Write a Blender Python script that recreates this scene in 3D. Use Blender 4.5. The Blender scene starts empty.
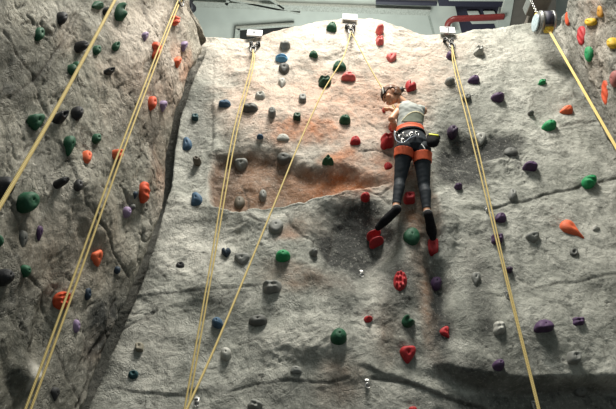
import bpy, bmesh, math, random
import numpy as np
from mathutils import Vector, Matrix
from mathutils.bvhtree import BVHTree
random.seed(7)
scene = bpy.context.scene
COL = scene.collection

# ------------------------------------------------------------------ camera
F = 480.0
CAM = np.array([0.0, 0.0, 1.6])
_zen = np.array([27.0, 624.5, -480.0]); _zen /= np.linalg.norm(_zen)
_fw = np.array([0, 0, -1.0])
_Y = _fw - _zen * _fw.dot(_zen); _Y /= np.linalg.norm(_Y)
_X = np.cross(_Y, _zen)
MW = np.array([_X, _Y, _zen])
cam = bpy.data.objects.new('camera', bpy.data.cameras.new('camera'))
COL.objects.link(cam)
mw = Matrix.Identity(4)
for i in range(3):
    for j in range(3):
        mw[i][j] = MW[i][j]
    mw[i][3] = CAM[i]
cam.matrix_world = mw
cam.data.sensor_width = 36.0
cam.data.lens = 36.0 * F / 616.0
cam.data.clip_start = 0.05
cam.data.clip_end = 200
scene.camera = cam

# ------------------------------------------------------------------ world, lights, exposure
scene.view_settings.view_transform = 'Standard'
scene.view_settings.look = 'None'
scene.view_settings.gamma = 1.0
scene.view_settings.exposure = 0.22
w = bpy.data.worlds.new('world'); scene.world = w
w.use_nodes = True
w.node_tree.nodes['Background'].inputs[0].default_value = (0.80, 0.92, 0.90, 1)
w.node_tree.nodes['Background'].inputs[1].default_value = 0.33

def area_light(name, loc, target, size, power, color, size_y=None):
    l = bpy.data.lights.new(name, 'AREA'); l.energy = power; l.size = size; l.color = color
    if size_y:
        l.shape = 'RECTANGLE'; l.size_y = size_y
    o = bpy.data.objects.new(name, l); COL.objects.link(o)
    o.location = loc
    o.rotation_euler = (Vector(target) - Vector(loc)).to_track_quat('-Z', 'Y').to_euler()
    o['kind'] = 'helper'
    return o
area_light('gym_lamp', (0.7, 0.7, 12.2), (0.5, 4.2, 6.6), 1.7, 910, (1.0, 0.95, 0.85))
area_light('gym_lamp', (-0.6, -1.0, 12.4), (-2.2, 2.6, 6.0), 1.6, 560, (1.0, 0.97, 0.90))
area_light('added_ceiling_fill', (0.5, 9.5, 9.0), (0.5, 8.5, 13.5), 4.0, 420, (0.93, 1.0, 0.95))  # added uplight that brightens the ceiling, no fixture behind it

# ------------------------------------------------------------------ pixel / place helpers
def ray(u, v):
    return MW @ np.array([u - 308.0, -(v - 204.5), -F])
def P(u, v, y):
    d = ray(u, v); return CAM + d * (y - CAM[1]) / d[1]
def Pz(u, v, z):
    d = ray(u, v); return CAM + d * (z - CAM[2]) / d[2]
def proj_arr(p):
    c = (p - CAM) @ MW
    return 308 + F * c[..., 0] / -c[..., 2], 204.5 - F * c[..., 1] / -c[..., 2]
def Pplane(u, v, o, n):
    d = ray(u, v); n = np.asarray(n, float)
    return CAM + d * (np.dot(np.asarray(o) - CAM, n) / np.dot(d, n))

# ------------------------------------------------------------------ noise
_rs = np.random.RandomState(11)
_perm = _rs.permutation(1024)
_ang = _rs.rand(1024) * 2 * np.pi
_gx, _gy = np.cos(_ang), np.sin(_ang)
def perlin(x, y, seed=0):
    xi = np.floor(x).astype(int); yi = np.floor(y).astype(int)
    xf = x - xi; yf = y - yi
    u = xf ** 3 * (xf * (xf * 6 - 15) + 10); v = yf ** 3 * (yf * (yf * 6 - 15) + 10)
    def g(ix, iy, dx, dy):
        h = _perm[(_perm[(ix + seed * 37) & 1023] + iy) & 1023]
        return _gx[h] * dx + _gy[h] * dy
    a = g(xi, yi, xf, yf); b = g(xi + 1, yi, xf - 1, yf)
    c = g(xi, yi + 1, xf, yf - 1); d = g(xi + 1, yi + 1, xf - 1, yf - 1)
    return ((a + (b - a) * u) * (1 - v) + (c + (d - c) * u) * v) * 1.5
def fbm(x, y, o, seed=0):
    r = 0; a = 1; t = 0
    for i in range(o):
        r = r + a * perlin(x, y, seed + i); t += a; a *= .5; x = x * 2.03; y = y * 2.03
    return r / t
def ridged(x, y, o, seed=0):
    r = 0; a = 1; t = 0
    for i in range(o):
        r = r + a * (1 - np.abs(perlin(x, y, seed + i)) * 2.2); t += a; a *= .55; x = x * 2.1; y = y * 2.1
    return r / t
def sst(a, b, x):
    t = np.clip((x - a) / (b - a), 0, 1); return t * t * (3 - 2 * t)
def polydist(U, V, pts):
    D = np.full(U.shape, 1e9)
    for (x0, y0), (x1, y1) in zip(pts[:-1], pts[1:]):
        dx, dy = x1 - x0, y1 - y0
        L = dx * dx + dy * dy + 1e-9
        t = np.clip(((U - x0) * dx + (V - y0) * dy) / L, 0, 1)
        D = np.minimum(D, np.hypot(U - x0 - t * dx, V - y0 - t * dy))
    return D
LK = 0.28
def ledge(U, V, pts, A, wa, B, wb, soft=1.5, end=8, vert=False):
    """a fold: stands out by A above the line (left of it if vert), drops back by B below it"""
    if vert: U, V = V, U; pts = [(b, a) for a, b in pts]
    xs = [p[0] for p in pts]; ys = [p[1] for p in pts]
    d = V - np.interp(U, xs, ys)
    m = sst(xs[0] - end, xs[0] + end, U) * (1 - sst(xs[-1] - end, xs[-1] + end, U))
    k = sst(-soft * 1.8, soft * 1.8, d)
    return LK * m * ((1 - k) * A * np.exp(np.minimum(d, 0) / wa) - k * B * np.exp(-np.maximum(d, 0) / wb))
def recess(U, V, top, bot, depth, st, sb, fade, nx=0):
    xt, yt = zip(*top); xb, yb = zip(*bot)
    a = sst(0, st, V - np.interp(U, xt, yt)); b = sst(0, sb, np.interp(U, xb, yb) - V)
    x0 = max(xt[0], xb[0]); x1 = min(xt[-1], xb[-1])
    m = sst(x0, x0 + fade[0], U) * (1 - sst(x1 - fade[1], x1, U))
    return a * b * m
def blob(U, V, cx, cy, rx, ry, rot=0, hard=0.5):
    c, s = math.cos(math.radians(rot)), math.sin(math.radians(rot))
    x = (U - cx) * c + (V - cy) * s; y = -(U - cx) * s + (V - cy) * c
    d = np.sqrt((x / rx) ** 2 + (y / ry) ** 2)
    return 1 - sst(hard, 1.35, d)

# ------------------------------------------------------------------ materials
def nt(name):
    m = bpy.data.materials.new(name); m.use_nodes = True
    t = m.node_tree; return m, t, t.nodes['Principled BSDF']
def N(t, kind, **kw):
    n = t.nodes.new(kind)
    for k, v in kw.items():
        if k.startswith('_'): setattr(n, k[1:], v)
        else: n.inputs[k.replace('__', ' ')].default_value = v
    return n
def mixc(t, fac, a, b, mode='MIX'):
    n = t.nodes.new('ShaderNodeMix'); n.data_type = 'RGBA'; n.blend_type = mode
    for idx, v in ((0, fac), (6, a), (7, b)):
        if isinstance(v, bpy.types.NodeSocket): t.links.new(v, n.inputs[idx])
        elif idx == 0: n.inputs[0].default_value = v
        else: n.inputs[idx].default_value = (*v, 1)
    return n.outputs[2]
def mth(t, op, a, b=None, clamp=False):
    n = t.nodes.new('ShaderNodeMath'); n.operation = op; n.use_clamp = clamp
    for i, v in enumerate((a, b)):
        if v is None: continue
        if isinstance(v, bpy.types.NodeSocket): t.links.new(v, n.inputs[i])
        else: n.inputs[i].default_value = v
    return n.outputs[0]
def ramp(t, fac, stops):
    n = t.nodes.new('ShaderNodeValToRGB'); t.links.new(fac, n.inputs[0])
    e = n.color_ramp.elements
    while len(e) < len(stops): e.new(0.5)
    for q, (p, c) in zip(e, stops):
        q.position = p; q.color = (*c, 1) if not isinstance(c, float) else (c, c, c, 1)
    return n.outputs[0]

def rock_material(name, base, stretch=(1, 1, 1), bump=1.0):
    m, t, b = nt(name)
    tc = N(t, 'ShaderNodeTexCoord'); mp = N(t, 'ShaderNodeMapping'); mp.inputs['Scale'].default_value = stretch
    t.links.new(tc.outputs['Object'], mp.inputs[0])
    def noise(s, d, r=.6, dist=0):
        n = N(t, 'ShaderNodeTexNoise', Scale=s, Detail=d, Roughness=r, Distortion=dist)
        t.links.new(mp.outputs[0], n.inputs['Vector']); return n.outputs['Fac']
    n1 = noise(.9, 6, .62, .6); n2 = noise(5, 8, .7, .4); n3 = noise(38, 5, .7); n4 = noise(2.3, 9, .68, 1.2)
    d, mid, l = base
    c = ramp(t, n1, [(.36, d), (.5, mid), (.64, l)])
    c = mixc(t, ramp(t, n4, [(.45, 0.0), (.62, .75)]), c, l)
    c = mixc(t, ramp(t, n2, [(.38, .75), (.52, 0.0)]), c, d)
    at = N(t, 'ShaderNodeAttribute', _attribute_name='paint'); sp = N(t, 'ShaderNodeSeparateColor')
    t.links.new(at.outputs['Color'], sp.inputs[0])
    brk = ramp(t, n2, [(.30, .15), (.62, 1.0)])
    def lay(c, mask, col, k=1.0):
        f = mth(t, 'MULTIPLY', mth(t, 'MULTIPLY', mask, brk), k, True); return mixc(t, f, c, col)
    c = lay(c, sp.outputs[0], (.66, .40, .29), 1.0)
    c = lay(c, sp.outputs[1], (.46, .16, .055), 1.3)
    c = lay(c, at.outputs['Alpha'], (.20, .115, .07), 1.15)
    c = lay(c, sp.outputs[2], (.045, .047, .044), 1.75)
    at3 = N(t, 'ShaderNodeAttribute', _attribute_name='pale')
    c = lay(c, at3.outputs['Fac'], (.62, .60, .54), 1.1)
    at2 = N(t, 'ShaderNodeAttribute', _attribute_name='crack')
    c = mixc(t, mth(t, 'MULTIPLY', at2.outputs['Fac'], .8, True), c, (.05, .045, .038))
    c = mixc(t, ramp(t, n3, [(.34, .30), (.46, 0.0)]), c, (.05, .05, .045))
    c = mixc(t, ramp(t, n3, [(.56, 0.0), (.72, .35)]), c, (.75, .72, .66))
    t.links.new(c, b.inputs['Base Color'])
    b.inputs['Roughness'].default_value = .82
    b.inputs['Specular IOR Level'].default_value = .25
    vor = N(t, 'ShaderNodeTexVoronoi', Scale=9.0, _feature='DISTANCE_TO_EDGE')
    wrp = N(t, 'ShaderNodeTexNoise', Scale=6.0, Detail=4.0); t.links.new(mp.outputs[0], wrp.inputs['Vector'])
    va = t.nodes.new('ShaderNodeVectorMath'); va.operation = 'MULTIPLY_ADD'
    t.links.new(wrp.outputs['Color'], va.inputs[0]); va.inputs[1].default_value = (.35, .35, .35); t.links.new(mp.outputs[0], va.inputs[2])
    t.links.new(va.outputs[0], vor.inputs['Vector'])
    ve = ramp(t, vor.outputs['Distance'], [(0.0, 0.0), (.06, 1.0)])
    hsum = mth(t, 'ADD', mth(t, 'MULTIPLY', n2, 1.1), mth(t, 'MULTIPLY', n3, .22))
    hsum = mth(t, 'ADD', hsum, mth(t, 'MULTIPLY', mth(t, 'MULTIPLY', ve, ramp(t, n4, [(.45, 0.0), (.6, 1.0)])), .13))
    bp = N(t, 'ShaderNodeBump', Strength=bump, Distance=.035); t.links.new(hsum, bp.inputs['Height'])
    t.links.new(bp.outputs[0], b.inputs['Normal'])
    return m
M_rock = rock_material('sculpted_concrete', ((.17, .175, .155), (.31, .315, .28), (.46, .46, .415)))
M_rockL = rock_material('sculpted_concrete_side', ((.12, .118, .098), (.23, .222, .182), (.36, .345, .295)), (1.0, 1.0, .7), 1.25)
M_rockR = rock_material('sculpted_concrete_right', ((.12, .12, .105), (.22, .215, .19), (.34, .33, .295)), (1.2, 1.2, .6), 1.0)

def simple(name, col, rough=.6, metal=0.0, var=.25, scale=30, bump=0.0, spec=.4):
    m, t, b = nt(name)
    tc = N(t, 'ShaderNodeTexCoord'); n = N(t, 'ShaderNodeTexNoise', Scale=float(scale), Detail=4.0)
    t.links.new(tc.outputs['Object'], n.inputs['Vector'])
    c = ramp(t, n.outputs['Fac'], [(.3, tuple(x * (1 - var) for x in col)), (.7, tuple(min(1, x * (1 + var)) for x in col))])
    t.links.new(c, b.inputs['Base Color'])
    b.inputs['Roughness'].default_value = rough; b.inputs['Metallic'].default_value = metal
    b.inputs['Specular IOR Level'].default_value = spec
    if bump:
        bp = N(t, 'ShaderNodeBump', Strength=bump, Distance=.004); t.links.new(n.outputs['Fac'], bp.inputs['Height'])
        t.links.new(bp.outputs[0], b.inputs['Normal'])
    return m
def hold_mat(name, col):
    m, t, b = nt(name)
    tc = N(t, 'ShaderNodeTexCoord')
    n = N(t, 'ShaderNodeTexNoise', Scale=90.0, Detail=5.0, Roughness=.7); n2 = N(t, 'ShaderNodeTexNoise', Scale=11.0, Detail=5.0)
    for q in (n, n2): t.links.new(tc.outputs['Object'], q.inputs['Vector'])
    c = ramp(t, n2.outputs['Fac'], [(.35, tuple(x * .75 for x in col)), (.62, col), (.8, tuple(min(1, x * 1.15 + .02) for x in col))])
    # chalk dust worn into the top of the grain
    c = mixc(t, ramp(t, n.outputs['Fac'], [(.55, 0.0), (.8, .30)]), c, tuple(min(1, x * .6 + .25) for x in col))
    t.links.new(c, b.inputs['Base Color']); b.inputs['Roughness'].default_value = .62; b.inputs['Specular IOR Level'].default_value = .35
    bp = N(t, 'ShaderNodeBump', Strength=.5, Distance=.004); t.links.new(n.outputs['Fac'], bp.inputs['Height'])
    t.links.new(bp.outputs[0], b.inputs['Normal'])
    return m
HC = dict(green=(.012, .085, .04), dgreen=(.012, .06, .03), bgreen=(.015, .26, .09), black=(.016, .017, .020), char=(.045, .045, .047),
          grey=(.225, .23, .215), dgrey=(.115, .118, .11), lgrey=(.42, .42, .385), brown=(.12, .105, .08), beige=(.25, .23, .18),
          orange=(.72, .14, .055), ored=(.62, .085, .03), red=(.42, .022, .028), pink=(.72, .16, .15), lilac=(.27, .20, .33),
          purple=(.075, .038, .10), dpurple=(.045, .025, .06), blue=(.055, .115, .19), lblue=(.10, .30, .50), navy=(.02, .037, .06),
          yellow=(.62, .40, .03), amber=(.50, .24, .03), rose=(.34, .12, .11), white=(.62, .62, .58), teal=(.02, .07, .08))
HM = {k: hold_mat('resin_' + k, v) for k, v in HC.items()}
M_bolt = simple('bolt_steel', (.03, .03, .03), .5, .6)
M_steel = simple('steel', (.45, .45, .44), .35, .9)
M_dsteel = simple('dark_steel', (.10, .10, .10), .4, .8)
M_white = simple('white_board', (.62, .63, .63), .5, var=.03)
M_ink = simple('black_ink', (.03, .03, .05), .6)
M_rope = None
def rope_material():
    m, t, b = nt('yellow_rope')
    tc = N(t, 'ShaderNodeTexCoord'); wv = N(t, 'ShaderNodeTexWave', Scale=45.0, Distortion=1.0, Detail=1.0); wv.bands_direction = 'DIAGONAL'
    t.links.new(tc.outputs['Object'], wv.inputs['Vector'])
    c = ramp(t, wv.outputs['Color'], [(.15, (.34, .24, .06)), (.4, (.52, .40, .14)), (.8, (.64, .52, .24))])
    t.links.new(c, b.inputs['Base Color']); b.inputs['Roughness'].default_value = .8
    return m
M_rope = rope_material()
M_strap = simple('yellow_webbing', (.72, .55, .20), .7, var=.1, scale=60)

# ------------------------------------------------------------------ mesh helpers
def link(name, me, mat=None, parent=None, smooth=True):
    o = bpy.data.objects.new(name, me); COL.objects.link(o)
    if mat: me.materials.append(mat)
    if smooth and len(me.polygons): me.polygons.foreach_set('use_smooth', [True] * len(me.polygons))
    if parent: o.parent = parent
    return o
def mesh_from(name, vs, fs, mat=None, parent=None, smooth=True):
    me = bpy.data.meshes.new(name); me.from_pydata([tuple(map(float, v)) for v in vs], [], fs); me.update()
    return link(name, me, mat, parent, smooth)
def bm_obj(name, bm, mat=None, parent=None, smooth=True):
    bmesh.ops.recalc_face_normals(bm, faces=bm.faces)
    me = bpy.data.meshes.new(name); bm.to_mesh(me); bm.free()
    return link(name, me, mat, parent, smooth)
def empty(name, loc):
    o = bpy.data.objects.new(name, None); COL.objects.link(o); o.location = loc; o.empty_display_size = .05
    return o
def tag(o, label, cat, group=None):
    o['label'] = label; o['category'] = cat
    if group: o['group'] = group
    return o
def local(o, parent):
    """parent keeps world coordinates: shift mesh data to the parent's frame"""
    o.parent = parent
    o.data.transform(Matrix.Translation(-Vector(parent.location)))
    return o
def frame(d, upish=(0, 0, 1)):
    d = Vector(d).normalized(); u = Vector(upish)
    if abs(d.dot(u.normalized())) > .97: u = Vector((1, 0, 0))
    x = d.cross(u).normalized(); y = x.cross(d).normalized()
    return x, y, d
def tube_bm(bm, pts, rad, seg=8, caps=True, closed=False):
    pts = [Vector(p) for p in pts]; n = len(pts)
    rads = rad if isinstance(rad, (list, tuple)) else [rad] * n
    rings = []; px = None
    for i, p in enumerate(pts):
        if closed: d = pts[(i + 1) % n] - pts[i - 1]
        else: d = pts[min(i + 1, n - 1)] - pts[max(i - 1, 0)]
        d.normalize()
        if px is None: x, y, _ = frame(d)
        else:
            x = (px - d * px.dot(d)).normalized(); y = d.cross(x)
        px = x
        rings.append([bm.verts.new(p + (x * math.cos(a) + y * math.sin(a)) * rads[i]) for a in [2 * math.pi * k / seg for k in range(seg)]])
    m = n if closed else n - 1
    for i in range(m):
        a, b = rings[i], rings[(i + 1) % n]
        for k in range(seg): bm.faces.new((a[k], a[(k + 1) % seg], b[(k + 1) % seg], b[k]))
    if caps and not closed:
        bm.faces.new(rings[0][::-1]); bm.faces.new(rings[-1])
def box_bm(bm, c, ax, half):
    """box with centre c, axes ax (3 vectors) and half sizes"""
    c = Vector(c); A = [Vector(a).normalized() * h for a, h in zip(ax, half)]
    vs = {}
    for i in (-1, 1):
        for j in (-1, 1):
            for k in (-1, 1): vs[i, j, k] = bm.verts.new(c + A[0] * i + A[1] * j + A[2] * k)
    for f in (((-1, -1, -1), (-1, -1, 1), (-1, 1, 1), (-1, 1, -1)), ((1, -1, -1), (1, 1, -1), (1, 1, 1), (1, -1, 1)),
              ((-1, -1, -1), (1, -1, -1), (1, -1, 1), (-1, -1, 1)), ((-1, 1, -1), (-1, 1, 1), (1, 1, 1), (1, 1, -1)),
              ((-1, -1, -1), (-1, 1, -1), (1, 1, -1), (1, -1, -1)), ((-1, -1, 1), (1, -1, 1), (1, 1, 1), (-1, 1, 1))):
        bm.faces.new([vs[q] for q in f])
def ellip_bm(bm, c, ax, rad, seg=20, rings=12):
    m = Matrix.Identity(4)
    for i in range(3):
        a = Vector(ax[i]).normalized() * rad[i]
        for j in range(3): m[j][i] = a[j]
    m.translation = Vector(c)
    bmesh.ops.create_uvsphere(bm, u_segments=seg, v_segments=rings, radius=1, matrix=m)
def cyl_bm(bm, a, b, r0, r1=None, seg=20):
    tube_bm(bm, [a, b], [r0, r0 if r1 is None else r1], seg)
def catmull(pts, per=6):
    pts = [np.array(p, float) for p in pts]; out = []
    for i in range(len(pts) - 1):
        p0 = pts[max(i - 1, 0)]; p1 = pts[i]; p2 = pts[i + 1]; p3 = pts[min(i + 2, len(pts) - 1)]
        for k in range(per):
            t = k / per
            out.append(.5 * (2 * p1 + (p2 - p0) * t + (2 * p0 - 5 * p1 + 4 * p2 - p3) * t * t + (3 * p1 - p0 - 3 * p2 + p3) * t ** 3))
    out.append(pts[-1]); return out

# ------------------------------------------------------------------ the walls
W = 4.2                                    # distance of the main wall
ZH = np.array([0, 0, 1.0])
def wall_frame(o, u):
    u = np.array(u, float); u /= np.linalg.norm(u)
    n = np.array([u[1], -u[0], 0]);
    if np.dot(n, CAM - o) < 0: n = -n
    return np.array(o, float), u, n
WF = {'main': wall_frame((0, W, 0), (1, 0, 0))}
_c = P(150, 250, W - .22)
WF['left'] = wall_frame((_c[0], _c[1], 0), (-.40, -.92, 0))
_c = P(572, 60, W - .10)
WF['right'] = wall_frame((_c[0], _c[1], 0), (-.02, -1, 0))

def build_grid(name, key, S, Z, H, mat, attrs, capdirs):
    """S,Z,H rows x cols; capdirs: list of edges that roll back ('top','start')"""
    o, u, n = WF[key]
    rows, cols = S.shape
    pos = o + S[..., None] * u + Z[..., None] * ZH + H[..., None] * n
    idx = np.arange(rows * cols).reshape(rows, cols)
    verts = [pos.reshape(-1, 3)]; faces = []
    q = np.stack([idx[:-1, :-1], idx[:-1, 1:], idx[1:, 1:], idx[1:, :-1]], -1).reshape(-1, 4)
    faces.append(q); base = rows * cols
    at = {k: [a.reshape(-1)] if a.ndim == 2 else [a.reshape(-1, 4)] for k, a in attrs.items()}
    for e in capdirs:
        line = idx[-1, :] if e == 'top' else idx[:, 0] if e == 'start' else idx[:, -1]
        prev = line; p0 = pos.reshape(-1, 3)[line]
        d = ZH if e == 'top' else (-u if e == 'start' else u)
        for k, (back, out) in enumerate(((.03, .015), (.10, .022), (.25, .02), (.45, 0.0))):
            newp = p0 - n * back + d * out
            verts.append(newp); ni = np.arange(base, base + len(line)); base += len(line)
            faces.append(np.stack([prev[:-1], prev[1:], ni[1:], ni[:-1]], -1)); prev = ni
            for kk in at: at[kk].append(at[kk][0][line] * .5)
    V_ = np.concatenate(verts); Fc = np.concatenate(faces)
    me = bpy.data.meshes.new(name)
    me.vertices.add(len(V_)); me.vertices.foreach_set('co', V_.astype(np.float32).ravel())
    me.loops.add(len(Fc) * 4); me.loops.foreach_set('vertex_index', Fc.astype(np.int32).ravel())
    me.polygons.add(len(Fc)); me.polygons.foreach_set('loop_start', np.arange(0, len(Fc) * 4, 4, dtype=np.int32))
    me.update(calc_edges=True); me.validate()
    for k, parts in at.items():
        a = np.concatenate(parts)
        if a.ndim == 2:
            c = me.attributes.new(k, 'FLOAT_COLOR', 'POINT'); c.data.foreach_set('color', np.clip(a, 0, 1).astype(np.float32).ravel())
        else:
            c = me.attributes.new(k, 'FLOAT', 'POINT'); c.data.foreach_set('value', np.clip(a, 0, 1).astype(np.float32).ravel())
    ob = link(name, me, mat); ob['kind'] = 'structure'
    bv = BVHTree.FromPolygons([Vector(v) for v in V_], [tuple(int(x) for x in f) for f in Fc])
    return ob, bv

def cracks(U, V, lines, H, C, warp):
    for pts, wd, amp, dk in lines:
        d = polydist(U + warp[0], V + warp[1], pts)
        g = np.exp(-(d / wd) ** 2)
        H -= amp * g * .6; C += dk * g * .9
    return H, C

BVH = {}
# ---- main wall
def main_wall():
    x = np.arange(-2.75, 4.35, .0135)
    top_px = [(150, 60), (196, 42), (205, 38), (225, 37), (245, 37), (262, 34.5), (285, 27.5), (310, 22.5), (335, 19), (352, 17.5), (370, 18), (385, 21), (400, 25), (420, 31),
              (437, 33), (455, 32), (470, 28), (500, 24.5), (520, 22), (535, 21), (560, 20), (640, 18)]
    tp = [P(a, b, W) for a, b in top_px]
    zt = np.interp(x, [p[0] for p in tp], [p[2] for p in tp]) + .02 * perlin(x * 3, x * 0) + .01 * perlin(x * 11, x * 0)
    zl = np.concatenate([np.linspace(0, 2.4, 12)[:-1], np.linspace(2.4, 1, 2)[:1]])
    t = np.linspace(0, 1, 460)
    Z = np.concatenate([np.repeat(np.linspace(0, 2.45, 14)[:-1][:, None], len(x), 1), 2.45 + t[:, None] * (zt - 2.45)[None, :]], 0)
    S = np.repeat(x[None, :], Z.shape[0], 0)
    o, u, n = WF['main']
    pos = o + S[..., None] * u + Z[..., None] * ZH
    U, V = proj_arr(pos)
    U = np.where(Z < 1.9, -500, U)
    wu = 5 * fbm(S * 3, Z * 3, 3, 5); wv = 5 * fbm(S * 3, Z * 3, 3, 15)
    U0, V0 = U, V
    U = U + wu; V = V + wv
    # broad relief
    H = .075 * fbm(S * .9, Z * .9, 3, 1) + .022 * fbm(S * 3.2, Z * 3.2, 3, 4)
    a = fbm(S * 2, Z * 2, 3, 40) * .5
    r = ridged(S * 4.5 + a, Z * 5.5 + a, 4, 50)
    msk = sst(-.15, .35, fbm(S * 1.1, Z * 1.1, 2, 60))
    H += (.004 + .013 * msk) * r
    H += .0065 * fbm(S * 19, Z * 19, 4, 70)
    # crumpled creases, thin
    cr = np.abs(perlin(S * 5 + 1.3 * fbm(S * 4, Z * 4, 2, 81), Z * 6 + 1.3 * fbm(S * 4, Z * 4, 2, 82), 80))
    crm = sst(.05, .4, fbm(S * 1.7, Z * 1.7, 2, 90))
    H -= .012 * np.exp(-(cr / .035) ** 2) * crm
    C = .55 * np.exp(-(cr / .03) ** 2) * crm
    # large folds
    H += ledge(U, V, [(165, 206), (200, 208), (240, 211)], .03, 14, .03, 12)
    H += ledge(U, V, [(240, 212), (270, 209), (300, 204), (330, 196), (352, 189)], .14, 3.5, -.07, 30, 1.0)
    rc = recess(U, V, [(205, 157), (215, 150), (228, 147), (250, 145), (275, 147), (297, 154), (312, 163), (345, 163), (362, 168), (400, 176)],
                [(205, 205), (240, 213), (270, 209), (300, 204), (330, 196), (360, 188), (400, 186)], 1, 17, 3.5, (12, 35))
    H -= .13 * rc
    H += ledge(U, V, [(212, 152), (226, 147), (250, 144), (275, 146), (297, 153), (312, 162)], .035, 16, 0, 4, 2)
    H += .055 * blob(U, V, 285, 120, 70, 26, 0, .2)
    H -= .04 * blob(U, V, 196, 150, 16, 58, 5, .6)
    H += ledge(U, V, [(212, 95), (213, 125), (212, 150), (207, 175)], -.03, 18, -.025, 9, 1.2, vert=True)
    H += ledge(U, V, [(285, 70), (300, 64), (320, 61), (338, 53), (352, 50)], .15, 14, .07, 14, 2.5, 14)
    H += ledge(U, V, [(352, 47), (375, 57), (399, 66), (430, 76)], .03, 15, .02, 10, 3, 14)
    H += ledge(U, V, [(190, 70), (212, 71), (234, 74), (262, 70)], .04, 10, .035, 14, 2, 10)
    H += ledge(U, V, [(300, 101), (330, 97), (352, 90)], .02, 10, .02, 9, 2, 12)
    # hollow around the feet and the column between the legs
    H -= .16 * blob(U, V, 352, 243, 36, 42, -18, .45)
    H += ledge(U, V, [(300, 206), (330, 205), (352, 208), (385, 214)], .05, 18, .0, 9, 4, 14)
    H += ledge(U, V, [(333, 222), (332, 240), (326, 268)], .03, 10, .05, 12, 1.5, 6, vert=True)
    H += .10 * blob(U, V, 408, 215, 17, 85, 2, .3)
    H -= .10 * blob(U, V, 440, 285, 12, 60, -6, .2)
    H += ledge(U, V, [(437, 196), (438, 225), (434, 262)], -.04, 5, -.24, 9, 1.5, 5, vert=True)
    H += ledge(U, V, [(455, 204), (456, 225), (451, 255)], .06, 8, .02, 8, 1.5, 6, vert=True)
    # dark hollow right of the climber
    H -= .12 * blob(U, V, 462, 152, 20, 26, -15, .3)
    H -= .07 * blob(U, V, 494, 147, 22, 13, -15, .3)
    H += ledge(U, V, [(440, 124), (470, 128), (500, 134)], .03, 16, 0, 9, 4, 12)
    # seams on the right
    H += ledge(U, V, [(458, 210), (495, 209), (520, 202), (560, 191), (590, 183), (640, 176)], .03, 22, .015, 6, 1.0, 8)
    H += ledge(U, V, [(535, 290), (575, 283), (640, 271)], .014, 12, .012, 10, 1.5, 12)
    H += ledge(U, V, [(445, 371), (470, 379), (520, 384), (560, 383), (650, 381)], .30, 60, .50, 200, 4, 40)
    H += ledge(U, V, [(360, 366), (385, 377), (409, 384), (446, 396), (490, 406), (520, 412)], .10, 26, .01, 10, 1.6, 10)
    H += ledge(U, V, [(150, 398), (195, 390), (240, 388), (286, 381), (330, 384), (372, 380)], .03, 14, .012, 16, 2, 12)
    H += ledge(U, V, [(100, 300), (150, 297), (195, 291), (274, 281), (350, 277)], .02, 14, .006, 9, 1.5, 12)
    H += ledge(U, V, [(95, 386), (140, 392), (185, 397)], .02, 10, .02, 9, 1.5, 8)
    H += ledge(U, V, [(500, 60), (530, 75), (560, 95), (600, 112)], .03, 20, .02, 14, 5, 16)
    H += ledge(U, V, [(560, 127), (590, 122), (620, 120)], .02, 8, .02, 8, 2, 8)
    H += ledge(U, V, [(493, 215), (500, 250), (512, 300), (528, 345), (545, 395)], .012, 4, .018, 5, 1.5, 8, vert=True)
    H += ledge(U, V, [(470, 218), (475, 260), (470, 310), (478, 350)], .03, 20, .02, 16, 6, 14, vert=True)
    H += .06 * blob(U, V, 395, 315, 20, 50, -10, .2)
    H += .07 * blob(U, V, 300, 340, 60, 22, -4, .2)
    H += .05 * blob(U, V, 560, 330, 60, 40, 0, .2)
    H -= .05 * blob(U, V, 195, 315, 24, 20, 0, .2)
    H -= .06 * blob(U, V, 215, 232, 40, 18, 0, .2)
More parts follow.
